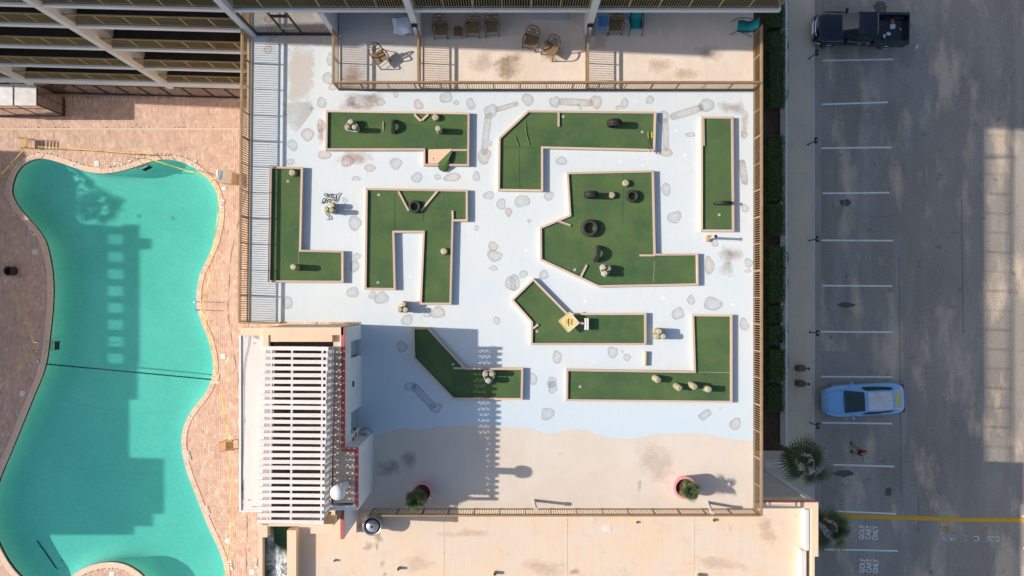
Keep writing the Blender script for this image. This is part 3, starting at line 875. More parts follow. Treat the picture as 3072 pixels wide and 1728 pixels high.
# painted marks on the terrace floor -------------------------------------------------
def decal(name, m, cx, cy, w, h, col, rz=0, seed=None, wob=.12, sq=2.0, dz=.004, n=26, rings=(0, .5, .78, .86, .93, 1.0), lvl=DZ, parent=None):
    """irregular painted shape, size in photo pixels at the terrace level"""
    rnd = random.Random(seed if seed is not None else int(cx * 7 + cy * 13))
    k = (CAMH - lvl) / FPX
    X, Y = P(cx, cy, lvl)
    ph = [rnd.uniform(0, 6.28) for _ in range(4)]
    amp = [wob * rnd.uniform(.4, 1), wob * rnd.uniform(.3, .8), wob * rnd.uniform(.1, .4), wob * rnd.uniform(0, .2)]
    b = MB(); b.at['r'] = [0.0]
    b.v.append((0, 0, 0))
    for r in rings[1:]:
        for i in range(n):
            t = 2 * math.pi * i / n
            q = 1 + sum(amp[j] * math.sin((j + 2) * t + ph[j]) for j in range(4))
            ct, st_ = math.cos(t), math.sin(t)
            se = (abs(ct) ** sq + abs(st_) ** sq) ** (-1 / sq)
            b.v.append((r * q * se * ct * w * k / 2, r * q * se * st_ * h * k / 2, 0)); b.at['r'].append(r)
    for i in range(n): b.f.append((0, 1 + i, 1 + (i + 1) % n)); b.mi.append(0)
    for q in range(len(rings) - 2):
        for i in range(n):
            j = (i + 1) % n
            b.f.append((1 + q * n + i, 1 + (q + 1) * n + i, 1 + (q + 1) * n + j, 1 + q * n + j)); b.mi.append(0)
    o = b.build(name, m, parent or terr, (X, Y, lvl + dz), (0, 0, R(rz)))
    o.color = (*col, 1)
    return o
GREY = (.56, .58, .59); WARM = (.66, .55, .47); ROSE = (.62, .42, .36)
def rocks(f, lst):
    for q, e in enumerate(lst):
        x, y, w_, h_ = e[:4]
        px, py = f(x, y)
        decal('painted_rock', 'rock', px, py, w_ * .3975, h_ * .3975, e[4] if len(e) > 4 else GREY, dz=.004 + .0007 * (q % 3))
rocks(T2, [(1435, 735, 100, 95), (1225, 790, 75, 85, WARM), (1620, 785, 75, 85), (1055, 715, 42, 48, WARM), (495, 775, 78, 84), (388, 1015, 110, 95, WARM), (275, 1095, 85, 85), (515, 1170, 100, 75, WARM), (258, 1222, 66, 52), (1055, 1235, 105, 85), (858, 1268, 95, 60, WARM), (755, 1348, 66, 42), (1215, 1340, 92, 80), (1370, 1335, 50, 52), (1480, 1338, 125, 75, WARM), (1663, 1332, 60, 76), (545, 592, 92, 98), (578, 655, 60, 66, WARM), (558, 450, 50, 110), (935, 770, 78, 68, WARM), (1720, 1180, 105, 125, WARM), (1510, 775, 50, 40), (490, 950, 60, 120, ROSE), (90, 375, 70, 60, WARM), (690, 1215, 110, 90, ROSE), (1770, 840, 110, 110)])
rocks(T3, [(118, 752, 95, 95), (322, 770, 78, 100), (632, 770, 92, 116, WARM), (848, 780, 62, 84, WARM), (1040, 754, 62, 72), (800, 810, 45, 36, WARM), (1468, 795, 112, 116), (1140, 882, 92, 92), (1155, 1150, 112, 72, WARM), (1752, 1016, 52, 62), (1345, 1016, 74, 42), (372, 1215, 95, 64), (1162, 1430, 74, 110)])
rocks(M2, [(670, 60, 42, 42), (745, 235, 110, 110), (760, 486, 64, 50), (742, 560, 72, 100), (730, 757, 92, 92), (876, 778, 56, 66), (945, 800, 110, 100), (240, 835, 80, 100), (1140, 966, 92, 88), (1290, 925, 60, 50), (1372, 910, 116, 96, WARM), (1755, 25, 92, 62), (1850, 90, 76, 86), (1906, 150, 58, 66, ROSE), (1664, 272, 42, 42), (1790, 412, 84, 76, WARM), (1800, 480, 130, 84), (1790, 575, 66, 40), (1922, 690, 92, 110), (1100, 1168, 82, 94), (1815, 970, 60, 60)])
rocks(M3, [(75, 70, 124, 96), (278, 30, 86, 70), (1225, 190, 106, 102), (1757, 122, 60, 66), (1488, 556, 84, 132, WARM), (1785, 535, 72, 72), (1780, 595, 52, 32), (20, 685, 84, 124), (85, 620, 66, 60), (240, 625, 80, 70), (1515, 845, 135, 116), (1350, 816, 64, 76), (1252, 918, 96, 100), (340, 1246, 80, 96), (758, 1210, 78, 96), (868, 1248, 64, 54), (832, 1203, 24, 24), (1750, 1000, 76, 96), (128, 218, 36, 30), (160, 1410, 66, 90), (298, 1435, 76, 90), (1530, 385, 60, 60)])
rocks(L3, [(1685, 302, 86, 102, WARM), (268, 225, 112, 92), (305, 25, 76, 96), (1570, 186, 20, 20), (362, 527, 18, 18)])
rocks(L2, [(1165, 20, 90, 80), (1357, 180, 92, 84)])
# painted logs and wood boxes
def plog(px, py, w_, h_, rz, col=(.55, .53, .51)):
    decal('painted_log', 'rock', px, py, w_ * .3975, h_ * .3975, col, rz, wob=.04, sq=7)
plog(*T2(1737, 1010), 330, 56, 84); plog(*T2(1890, 806), 190, 40, 17, (.56, .46, .38)); plog(*T3(478, 772), 275, 58, -3, (.58, .50, .43)); plog(*T3(1318, 848), 270, 60, 17, (.60, .54, .49)); plog(*T3(1160, 1015), 250, 50, 92, (.58, .50, .44)); plog(*T3(1745, 1300), 196, 56, 97, (.50, .44, .38)); plog(*L2(1265, 95), 250, 62, -47, (.42, .45, .49)); plog(*L3(1455, 232), 104, 58, 36)
plog(*T3(510, 805), 50, 22, -55); plog(*T2(1770, 1085), 40, 22, 70)
# stains
def stain(px, py, w_, h_, col, rz=0, sq=2.5, lvl=DZ, wob=.12, parent=None):
    decal('floor_stain', 'stain', px, py, w_, h_, col, rz, wob=wob, sq=sq, dz=.0075, rings=(0, .3, .6, .8, .9, 1.0), lvl=lvl, parent=parent)
stain(*T3(1668, 815), 92, 56, (.46, .36, .24), 4, 6); stain(*M3(1660, 470), 88, 66, (.52, .40, .29), 0, 5); stain(*M3(1620, 560), 50, 110, (.58, .55, .46), 0, 5); stain(*T3(1750, 960), 30, 120, (.62, .54, .42), 0, 4)
stain(*T2(800, 760), 150, 66, (.50, .30, .24)); stain(*T2(760, 1190), 150, 50, (.52, .34, .28)); stain(*T2(700, 790), 90, 50, (.50, .22, .18)); stain(*T2(490, 1000), 30, 90, (.56, .38, .32)); stain(*T2(890, 730), 120, 40, (.62, .55, .44))
stain(*T2(735, 560), 80, 70, (.62, .24, .18)); stain(*T2(700, 610), 60, 60, (.60, .28, .22)); stain(*T2(1860, 520), 76, 100, (.62, .44, .26)); stain(*T3(-5, 500), 110, 110, (.66, .52, .34)); stain(*T3(20, 440), 60, 44, (.60, .42, .24))
stain(*T3(300, 420), 110, 60, (.66, .47, .30)); stain(*T3(1300, 560), 140, 40, (.66, .50, .36)); stain(*T2(1700, 470), 120, 80, (.68, .54, .40)); stain(*T3(660, 330), 60, 50, (.78, .58, .30)); stain(*T3(1120, 490), 120, 66, (.72, .52, .38)); stain(*T3(1500, 400), 120, 60, (.58, .52, .46)); stain(*L2(1010, 640), 110, 70, (.32, .29, .27)); stain(*L2(1150, 590), 60, 90, (.34, .31, .29)); stain(*L3(1100, 600), 160, 160, (.70, .62, .54)); stain(*L3(960, 760), 20, 44, (.62, .5, .4)); stain(*T3(560, 250), 40, 30, (.30, .36, .40))
# the painted boardwalk at the top left corner
def boards(px0, px1, py0, py1, nb, jit, a, b2, rz=0):
    for k in range(nb):
        y0 = py0 + (py1 - py0) * k / nb; y1 = py0 + (py1 - py0) * (k + 1) / nb - .4
        decal('painted_board', 'stain', (px0 + px1) / 2 + random.uniform(-jit, jit), (y0 + y1) / 2, px1 - px0 + random.uniform(-jit, jit), (y1 - y0) * 1.5, random.choice((a, b2)), rz, wob=.02, sq=9, dz=.0045, rings=(0, .5, .86, .92, .96, 1.0))
RB = (0, .3, .6, .85, .93, 1.0)
decal('painted_boardwalk', 'board_paint', 904, 121, 212, 36, (.72, .56, .42), wob=.01, sq=14, dz=.0045, rings=RB)
decal('painted_boardwalk', 'board_paint', 902, 222, 84, 170, (.70, .61, .53), wob=.01, sq=14, dz=.0050, rings=RB)
for k in range(13):
    a_ = R(6 + k * 5.5)
    decal('painted_board', 'board_paint', 938 - 48 * math.cos(a_ * .8), 304 + 60 * math.sin(a_), 92, 9, (.62, .62, .61), math.degrees(a_) * .75, wob=.02, sq=8, dz=.006 + .0004 * (k % 4), rings=RB)
# white painted starfish
star = MB(); star.at['r'] = []
for i in range(10):
    t_ = math.pi * i / 5; r_ = .16 if i % 2 == 0 else .06
    star.v.append((r_ * math.cos(t_), r_ * math.sin(t_), 0))
star.f = [tuple(range(10))]; star.mi = [0]; star.at = {}
MATS['star'] = pm('white_star_paint', (.80, .82, .82), (.74, .78, .80), 5, .7)
sme = star.mesh('painted_starfish', 'star')
for (f, x, y, s) in ((T3, 1240, 985, .7), (T3, 1303, 1170, .8), (T3, 820, 1220, .7), (M3, 1140, 800, 1.0), (M3, 550, 825, .9), (T3, 985, 1250, .6), (T3, 930, 765, .8), (M3, 105, 440, .7), (M2, 1165, 640, .7), (M3, 1665, 850, .8), (M3, 620, 1285, .7), (M2, 1555, 1160, .7)):
    X, Y = D(*f(x, y)); o = link('painted_starfish', sme, terr, (X, Y, DZ + .003), (0, 0, x)); o.scale = (s, s, 1)
# ================================================================ hotel
hotel = thing('hotel_building', 'tall hotel with stacked balconies and grey concrete fins along the top', 'building')
TH = R(1.5)
def LW(u, v):       # left wing: u metres to the left of the terrace corner, v metres into the building
    return (-12.3 - u * math.cos(TH) + v * math.sin(TH), 12.55 + u * math.sin(TH) + v * math.cos(TH))
def lbox(b, u0, u1, v0, v1, z0, z1):
    p = [LW(u0, v0), LW(u1, v0), LW(u1, v1), LW(u0, v1)]
    b.prism(p, z0, z1)
ZB = [(2.83, .78), (5.93, .30), (8.94, .30), (11.9, .30), (14.25, .26), (17.1, .26), (19.9, .26), (22.7, .26)]
U1 = 34
for i, (zb, h) in enumerate(ZB):
    b = MB()
    lbox(b, -.02 if i < 4 else -.02, U1, 0, 1.68, zb, zb + h)
    if i >= 4: b.box(-12.28, 11.72, 12.55, 14.22, zb, zb + h)
    b.build('balcony_slab', 'hotel', hotel)
    b = MB()
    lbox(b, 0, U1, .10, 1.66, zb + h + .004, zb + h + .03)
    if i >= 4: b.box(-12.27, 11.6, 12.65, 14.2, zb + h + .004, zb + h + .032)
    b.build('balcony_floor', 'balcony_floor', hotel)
b = MB(); lbox(b, 0, U1, 1.7, 9, 2.83, 25); b.box(-12.25, 11.38, 14.25, 21, DZ - .2, 25); b.build('room_wall', 'dark_glass', hotel)
b = MB(); lbox(b, 0, U1, .32, 9, 0, 2.82); b.box(-12.25, 11.3, 13.98, 21, 0, DZ - .22); b.build('wall', 'frame_dark', hotel)
for (u0, u1) in ((-.15, .17), (8.15, 8.47), (16.55, 16.87), (24.8, 25.12)):
    b = MB(); lbox(b, u0, u1, -.13, 1.66, 2.86 if u0 > 0 else DZ - .3, 25); b.build('concrete_fin', 'hotel', hotel)
for (u0, u1) in ((8.1, 8.15), (16.5, 16.55)):
    for (zb, h) in ZB[:5]:
        b = MB(); lbox(b, u0 - .012, u1 - .006, .6, 1.65, zb + h + .04, zb + 2.98); b.build('partition', 'hotel_side', hotel)
for xc in (-4.42, 3.55):
    b = MB(); b.box(xc - .14, xc + .14, 12.42, 14.2, DZ, 25); b.build('concrete_fin', 'hotel', hotel)
b = MB(); b.box(11.40, 11.62, 13.3, 14.2, 14.6, 25); b.build('concrete_fin', 'hotel', hotel)
b = MB(); b.box(-8.52, -8.28, 12.48, 14.2, DZ, 14.24); b.build('concrete_fin', 'hotel', hotel)
# wall lamps on the fins
for xc in (-4.42, 3.55):
    o = None
    b = MB(); b.box(-.13, .13, 0, .16, -.14, .14); o = b.build('wall_lamp', 'frame_dark', hotel, (xc, 12.25, 13.25))
    b = MB(); b.box(-.07, .07, -.012, .0, -.08, .08); b.build('lamp_glass', 'tile_white', o, (0, 0, .0))
# sills of the terrace rooms
for (x0, x1, y) in ((0.95, 2.65, 13.2), (5.3, 6.0, 13.2)):
    b = MB(); b.box(x0, x1, y, y + .6, DZ, DZ + .12); b.build('door_sill', 'hotel', hotel)
# balcony railings
bal = MB(); bal.box(-.010, .010, -.010, .010, .08, .98, bottom=False); balm = bal.mesh('baluster', 'olive')
pst = MB(); pst.box(-.025, .025, -.025, .025, 0, 1.0, bottom=False); pstm = pst.mesh('post', 'olive')
pst2 = MB(); pst2.box(-.028, .028, -.028, .028, 0, 1.0, bottom=False)
def brail(x, y, z, L, rz, single):
    b = MB(); b.box(0, L, -.03, .03, 1.0, 1.045); b.box(0, L, -.018, .018, .05, .08)
    o = b.build('balcony_railing', 'olive', hotel, (x, y, z), (0, 0, rz))
    npost = max(2, round(L / 1.33) + 1)
    for k in range(npost): link('post', pstm, o, (.03 + (L - .06) * k / (npost - 1), 0, 0))
    nb = int(L / .108)
    if single:
        for k in range(1, nb): link('baluster', balm, o, (L * k / nb, 0, 0))
    else:
        j = MB()
        for k in range(1, nb): j.box(L * k / nb - .008, L * k / nb + .008, -.008, .008, .08, .98, bottom=False)
        j.build('balusters', 'olive', o, kind='stuff')
for i, (zb, h) in enumerate(ZB[:5]):
    for (u0, u1) in ((.19, 8.13), (8.49, 16.53), (16.89, 24.78)):
        x, y = LW(u1, .12); brail(x, y, zb + h + .03, u1 - u0, -TH, False)
for (x0, x1) in ((-12.1, -4.6), (-4.25, 3.38), (3.72, 11.64)):
    brail(x0, 12.67, 14.25 + .29, x1 - x0, 0, True)
b = MB(); b.box(0, 1.45, -.03, .03, 1.0, 1.045); b.box(0, 1.45, -.018, .018, .05, .08)
o = b.build('balcony_railing', 'olive', hotel, (11.64, 12.68, 14.54), (0, 0, R(90)))
for k in range(1, 13): link('baluster', balm, o, (1.45 * k / 13, 0, 0))
# reflecting glass front of the corner room on the terrace
gx0, gx1, gy = -12.1, -8.56, 12.56
b = MB(); b.box(gx0, gx1, gy, gy + .03, DZ + .12, 14.24); o = b.build('glass_front', 'mirror_glass', hotel)
fr = MB()
for x in (gx0, gx0 + 1.35, gx0 + 2.15): fr.box(x - .03, x + .03, gy - .05, gy - .002, DZ, 14.2)
fr.box(gx0, gx1, gy - .06, gy - .003, DZ, DZ + .12)
fr.box(gx0 + 1.35, gx0 + 2.15, gy - .055, gy - .003, DZ + 2.08, DZ + 2.2)
fr.build('door_frame', 'frame_dark', o)
b = MB(); b.box(gx0 + 1.42, gx0 + 2.08, gy - .1, gy - .06, DZ + .98, DZ + 1.04); b.build('push_bar', 'chrome', o)
# ground floor shop front behind the pool deck: glass panes and mullions
pane_w = 1.35
for k in range(14):
    u = .1 + k * pane_w
    p0, p1 = LW(u + .03, .27), LW(u + pane_w - .03, .27)
    b = MB(); b.prism([LW(u + .03, .25), LW(u + pane_w - .03, .25), LW(u + pane_w - .03, .29), LW(u + .03, .29)], .1, 2.82)
    b.build('window_pane', 'mirror_glass', hotel)
mu = MB()
for k in range(15):
    u = .1 + k * pane_w; lbox(mu, u - .03, u + .03, .2, .3, 0, 2.82)
lbox(mu, .1, 19, .2, .3, 0, .1); lbox(mu, .1, 19, .215, .3, 1.9, 1.94)
mu.build('mullion', 'frame_dark', hotel)
# metal roofed glass kiosk against the hotel at the far left
kx1 = P(108, 0, 2.75)[0]
kiosk = thing('glass_kiosk', 'glass kiosk with a silver metal roof under the leftmost balconies', 'kiosk', (kx1, 12.9, 0))
b = MB()
for k in range(4):
    x1 = -k * 1.42; b.box(x1 - 1.40, x1, -1.22, .05, 2.70, 2.74 + .01 * (k % 2))
    b.box(x1 - 1.42, x1 - 1.39, -1.22, .05, 2.70, 2.79)
b.build('roof', 'steel', kiosk)
for k in range(4):
    b = MB(); b.box(-(k + 1) * 1.42 + .03, -k * 1.42 - .05, -1.16, -1.12, .1, 2.68); b.build('window_pane', 'mirror_glass', kiosk)
b = MB(); b.box(-.05, -.02, -1.1, -.52, .25, 2.6); b.build('window_pane', 'mirror_glass', kiosk)
b = MB(); b.box(-.05, -.02, -.48, 0, .25, 2.6); b.build('window_pane', 'mirror_glass', kiosk)
b = MB()
for k in range(5): b.box(-k * 1.42 - .04, -k * 1.42 + .0, -1.18, -1.10, 0, 2.69)
b.box(-5.7, 0, -1.18, -1.10, 0, .1); b.box(-5.7, 0, -1.175, -1.105, 1.75, 1.79); b.box(-.06, 0, -1.1, 0, 0, .25); b.box(-.055, -.004, -1.1, 0, 2.6, 2.69); b.box(-.06, -.01, -.52, -.48, .2, 2.62)
b.build('frame', 'frame_dark', kiosk)

# ================================================================ plant room on the terrace (walls, roof pit, slatted cover)
pr = thing('plant_room', 'white walled plant room with red roof edge beside the mini golf', 'building')
ZR = 14.85
def Q(px, py, z): return P(px, py, z)
y1t = Q(900, 982, 15.1)[1]; y1b = Q(900, 1343, 15.0)[1]; y2b = Q(900, 1518, 14.95)[1]
xl = Q(719, 1200, ZR)[0]
pitx0 = Q(808, 1100, 15.0)[0]; pitx1 = Q(1000, 1200, ZR)[0]
pity1 = Q(900, 1003, 15.1)[1]; pity0 = Q(900, 1572, ZR)[1]
XB2 = -6.62
YS = Q(900, 1535, ZR)[1]
# roof decks around the pit
b = MB(); b.box(xl, pitx0, YS, y1t - .35, ZR - .35, ZR); b.build('roof', 'white_roof', pr)
b = MB(); b.box(xl + .0, xl + .07, YS, y1t - .36, ZR + .001, ZR + .05); b.box(xl + .07, pitx0, YS, YS + .06, ZR + .001, ZR + .05); b.build('roof_edge', 'white', pr)
b = MB(); b.box(pitx1, -7.3, y2b + .1, y1t - .33, ZR - .3, ZR); b.box(-7.3, XB2 - .16, y2b + .1, y1b - .15, ZR - .3, ZR + .0); b.build('roof', 'peach', pr)
b = MB(); b.box(pitx0, pitx1, y1t - .62, y1t - .33, ZR - .4, ZR + .2); b.build('pit_wall', 'peach_wall', pr)
# mitred peach cap on the top parapet
cap = MB()
xa, xb_ = Q(788, 0, 15.1)[0], Q(1030, 0, 15.1)[0]
cap.box(xa, xb_, y1t - .33, y1t, DZ, 15.1)
cap.box(xa, pitx0 - .003, y1t - 1.0, y1t - .332, ZR, 15.098)
cap.build('parapet', 'peach_wall', pr)
b = MB(); b.box(Q(722, 0, ZR)[0], xa, y1t - .36, y1t - .02, ZR - .3, ZR + .04); b.build('parapet', 'peach_wall', pr)
# pit
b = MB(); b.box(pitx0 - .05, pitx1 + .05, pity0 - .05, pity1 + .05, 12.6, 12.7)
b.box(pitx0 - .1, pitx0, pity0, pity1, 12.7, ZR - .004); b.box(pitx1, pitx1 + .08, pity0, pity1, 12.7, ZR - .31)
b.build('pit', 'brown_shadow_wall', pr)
b = MB(); b.box(xl + .03, pitx0 - .1, YS + .02, y1t - .4, 0, ZR - .36); b.box(pitx0 - .1, pitx1, pity0 - .1, pity0 - .004, 0, ZR); b.build('wall', 'peach_wall', pr)
# right hand walls with recessed doors
def wall_x(x, y0, y1, z1, openings, t_=.2):
    """wall whose outer face is at x, recesses given as (y0, y1, z0, z1)"""
    b = MB()
    ys = y0
    for (a, c, z0, zt) in sorted(openings):
        b.box(x - t_, x, ys, a, DZ, z1)
        b.box(x - t_, x - .002, a, c, zt, z1 - .001)
        if z0 > DZ + .01: b.box(x - t_, x - .002, a, c, DZ, z0)
        ys = c
    b.box(x - t_, x, ys, y1, DZ, z1)
    b.build('wall', 'wall_white', pr)
    for (a, c, z0, zt) in openings:
        d = MB(); d.box(x - t_ - .03, x - t_ + .04, a + .01, c - .01, z0, zt - .004); o = d.build('door', 'door_teal', pr)
        d = MB(); d.box(x - t_ + .045, x - .04, a + .03, a + .07, z0 + .9, z0 + 1.0); d.build('handle', 'black', o)
dy0 = [Q(0, y, DZ + 1)[1] for y in (1020, 1070, 1227, 1290)]
wall_x(XW, y1b, y1t, 15.0, [(dy0[1], dy0[0], DZ + .02, DZ + 2.1), (dy0[3], dy0[2], DZ + .02, DZ + 2.1)])
b = MB(); b.box(XW - .2, XB2, y1b - .2, y1b - .001, DZ, 14.9); b.box(XB2 - .2, XB2 - .001, y2b, y1b - .2, DZ, 14.9); b.box(XW - .6, XB2 - .002, y2b - .2, y2b - .002, DZ, 14.9); b.build('wall', 'wall_white', pr)
b = MB(); b.box(XW - .13, XW + .03, y1b + .0, y1t - .0, 15.001, 15.1); b.box(XW - .13, XB2 + .03, y1b - .16, y1b - .003, 14.902, 15.0); b.box(XB2 - .12, XB2 + .03, y2b - .03, y1b - .163, 14.902, 14.998); b.build('red_coping', 'red_trim', pr)
b = MB(); b.box(0, .05, -.12, .12, 0, .16); b.build('wall_light', 'black', pr, (XW + .002, Q(0, 1152, 13.5)[1], 13.4))
for (py, pz, m) in ((1303, 12.9, 'cushion'), (1318, 13.4, 'red_trim')):
    b = MB(); b.box(0, .06, -.09, .09, 0, .16); b.build('wall_box', m, pr, (XW + .002, Q(0, py, pz)[1], pz))
# third low wall towards the annex
x3, y3a, y3b = Q(1029, 1527, 13.7)[0], Q(1029, 1529, 13.7)[1], Q(1029, 1617, 13.7)[1]
b = MB(); b.box(x3 - .55, x3, y3b, y3a, AZ, 13.6); b.build('wall', 'peach_wall', pr)
b = MB(); b.box(x3 + .001, x3 + .03, y3b, y3a, AZ, 13.6); b.build('wall', 'wall_white', pr)
b = MB(); b.box(x3 - .12, x3 + .04, y3b - .01, y3a + .01, 13.601, 13.7); b.build('red_coping', 'red_trim', pr)
# peeled brown patches on the white roof
for (px, py, w_, h_) in ((737, 998, 14, 50), (769, 1008, 34, 28), (764, 1030, 14, 10), (735, 1262, 7, 30), (729, 1460, 11, 70), (748, 1500, 14, 9), (762, 1520, 20, 8), (729, 1515, 8, 14)):
    decal('peeled_patch', 'stain', px, py, w_, h_, (.36, .24, .17), lvl=ZR, dz=.006, wob=.3, seed=int(px + py), rings=(0, .3, .5, .6, .7, .8), parent=pr)
b = MB(); b.tube([(*Q(x, y, ZR + .05), ZR + .03) for x, y in ((746, 962), (744, 985), (747, 1010), (745, 1035), (736, 1070), (730, 1110), (728, 1200), (727, 1300), (724, 1420), (726, 1500))], .008, 5); b.build('cable', 'black', pr)

# slatted cover
pg = thing('slatted_cover', 'white wooden slatted cover over the open pit of the plant room', 'pergola', (0, 0, 0))
ZP = 16.08
ns = 27
for k in range(ns):
    f = k / (ns - 1)
    py = 1045.5 + (1566 - 1045.5) * f
    X0, Y = Q(785 - 13 * f, py, ZP); X1, _ = Q(983 - 11 * f, py, ZP)
    j = random.uniform(-.03, .03)
    b = MB(); b.box(-(X1 - X0) / 2, (X1 - X0) / 2, -.078, .078, 0, .04)
    extra = .035 if k in (9, 18) else 0
    o = b.build('slat', 'slat_wood', pg, ((X0 + X1) / 2 + j, Y + extra, ZP - .04), (0, 0, R(-.5 + random.uniform(-.25, .25))))
    for xx in (-.42 * (X1 - X0), -.03, .40 * (X1 - X0)): pass
for px in (813, 875, 966):
    X0, Y0 = Q(px, 1040, ZP); X1, Y1 = Q(px - 4, 1570, ZP)
    b = MB(); b.bar((X0, Y0, ZP - .11), (X1, Y1, ZP - .11), .07, .13); b.build('beam', 'slat_wood', pg)
# lattice block screens under the slats
def lattice(p, q, z0, z1, cell, name):
    p = Vector((*p, 0)); q = Vector((*q, 0)); L = (q - p).length; d = (q - p) / L
    b = MB(); nc = int(L / cell); nr = max(1, round((z1 - z0) / (cell * .8)))
    hz = (z1 - z0) / nr
    for i in range(nc):
        for r in range(nr):
            a0 = p + d * (i * cell); a1 = p + d * ((i + 1) * cell)
            za, zb_ = z0 + r * hz, z0 + (r + 1) * hz
            b.bar((a0.x, a0.y, za), (a1.x, a1.y, zb_), .045, .028); b.bar((a0.x, a0.y, zb_), (a1.x, a1.y, za), .045, .028)
    b.bar((p.x, p.y, z1), (q.x, q.y, z1), .06, .05); b.bar((p.x, p.y, z0), (q.x, q.y, z0), .06, .05)
    return b.build(name, 'slat_wood', pg, kind='stuff')
lattice(Q(980, 1050, 16.0), Q(970, 1560, 16.0), ZR + .02, 15.95, .17, 'lattice_screen')
lattice(Q(795, 1050, 16.0), Q(784, 1560, 16.0), ZR + .02, 15.95, .17, 'lattice_screen')
lattice(Q(797, 1046, 16.0), Q(981, 1048, 16.0), ZR + .02, 15.95, .17, 'lattice_screen')
# mushroom vents
t = thing('roof_vent', 'white mushroom capped vent pipe on the plant room roof', 'vent', (*Q(1040, 1448, ZR), ZR))
b = MB(); b.lathe([(.16, 0), (.16, 1.5)], 16); b.build('pipe', 'wall_white', t, smooth=True)
b = MB(); b.lathe([(.30, 1.45), (.31, 1.55), (.27, 1.66), (.14, 1.74), (.02, 1.76)], 22); b.build('cap', 'white', t, smooth=True)
t = thing('wall_vent', 'round grey stone coloured vent at the foot of the white wall', 'vent', (*D(1098, 1302), DZ))
b = MB(); b.lathe([(.30, 0), (.31, .45), (.26, .60), (.15, .66), (.13, .60), (.02, .58)], 20, jit=.02); b.build('body', 'hotel_side', t, smooth=True)

# ================================================================ lower annex with the peach roof
an = thing('annex_building', 'lower annex with a broad peach coloured flat roof and white rim', 'building')
xr = Q(2455, 1600, 11.2)[0]; yt = Q(2400, 1505, 11.2)[1]; xin = Q(2417, 1600, 11.2)[0]
xsl = Q(945, 1650, AZ)[0]; xbm0, xbm1 = Q(861, 0, 11.2)[0], Q(888.5, 0, 11.2)[0]
xq0 = Q(776, 0, 11.2)[0]; xq1 = Q(787, 0, 11.2)[0]
yend = -24
b = MB(); b.box(xbm1, xin, yend, YB - .02, AZ - .4, AZ); b.box(XR + .02, xin, YB - .02, yt - .35, AZ - .4, AZ - .001); b.build('roof', 'peach', an)
b = MB(); b.box(XR + .05, xr, yt - .33, yt - .04, AZ - .4, 11.2); b.box(xin + .28, xr - .001, Q(0, 1670, 11.2)[1], yt - .332, AZ - .4, 11.198); b.box(xin + .28, xr - .18, yend, Q(0, 1670, 11.2)[1] - .002, AZ - .4, 11.198); b.build('parapet', 'peach_wall', an)
b = MB(); b.box(XR + .05, xr + .0, yt - .039, yt, 11.0, 11.201); b.build('red_coping', 'red_trim', an)
b = MB(); b.box(xin - .0, xin + .17, Q(0, 1653, 11.2)[1], yt - .4, AZ, 11.16); b.box(xin + .172, xin + .277, Q(0, 1653, 11.2)[1], yt - .4, AZ, 11.1); b.build('roof_flashing', 'white_roof', an)
b = MB(); b.box(xin - .18, xin + .06, yend, Q(0, 1655, 11.2)[1], AZ, 11.13); b.build('roof_flashing', 'white_roof', an)
b = MB(); b.box(-7, xr - .02, yend, yt - .06, 0, AZ - .41); b.build('wall', 'hotel_side', an)
b = MB(); b.box(xr - .32, xr - .0, yt - .055, yt - .025, 0, 10.99); b.build('corner_board', 'hotel', an)
b = MB(); b.box(xbm0, xbm1, yend, Q(0, 1591, 11.2)[1], 8, 11.2); b.build('parapet', 'peach_wall', an)
b = MB(); b.box(xq0, xq1, yend, Q(0, 1572, 11.2)[1], 0, 11.2); b.build('wall', 'peach_wall', an)
yA, yB_ = Q(0, 1575, 11.2)[1], Q(0, 1612, 11.2)[1]
b = MB(); b.box(xq1 + .002, Q(802, 0, 11.2)[0], yB_, yA, 8, 11.198); b.build('wall', 'peach_wall', an)
b = MB(); b.box(xq1, Q(935, 0, AZ)[0], yA - .06, yA + .3, 8, AZ - .002); b.box(Q(936, 0, AZ)[0], -7.58, yA - .5, Q(0, 1520, AZ)[1], 8, AZ + .25); b.build('roof', 'peach', an)
# churning water in the open basin
wm2, nt2, out2 = mat_water('basin_water', (.62, .80, .66), .05, .9, 2.6, 1.2)
MATS['basin_water'] = wm2
b = MB(); b.flat([(xq1, yend), (xbm0, yend), (xbm0, yA), (xq1, yA)], 10.85)
basw = b.build('basin_water', 'basin_water', an)
MATS['basin_floor'] = pm('basin_floor', (.16, .30, .13), (.08, .17, .09), 1.2, .9)
b = MB(); b.flat([(xq1, yend), (xbm0, yend), (xbm0, yA), (xq1, yA)], 10.4); b.build('basin_floor', 'basin_floor', an)
def mat_foam():
    m, nt, b = new_mat('foam')
    c = coords(nt, 'pos', (1, .8, 1))
    w_ = nt.nodes.new('ShaderNodeVectorMath'); w_.operation = 'ADD'
    nn = nt.nodes.new('ShaderNodeTexNoise'); nn.inputs['Scale'].default_value = 2.4; nn.inputs['Detail'].default_value = 3
    nt.links.new(c, nn.inputs['Vector'])
    nt.links.new(c, w_.inputs[0]); nt.links.new(nn.outputs['Color'], w_.inputs[1])
    v = noise(nt, w_.outputs[0], 3.2, 8, .75)
    at = nt.nodes.new('ShaderNodeAttribute'); at.attribute_name = 'r'
    mu = nt.nodes.new('ShaderNodeMath'); mu.operation = 'MULTIPLY'
    nt.links.new(ramp(nt, v, [(.38, 0.0), (.58, 1.0)]), mu.inputs[0]); nt.links.new(ramp(nt, at.outputs['Fac'], [(0, 1.0), (.5, .85), (1, 0.0)]), mu.inputs[1])
    b.inputs['Base Color'].default_value = (.84, .90, .92, 1); b.inputs['Roughness'].default_value = .6
    nt.links.new(mu.outputs[0], b.inputs['Alpha'])
    return m
MATS['foam'] = mat_foam()
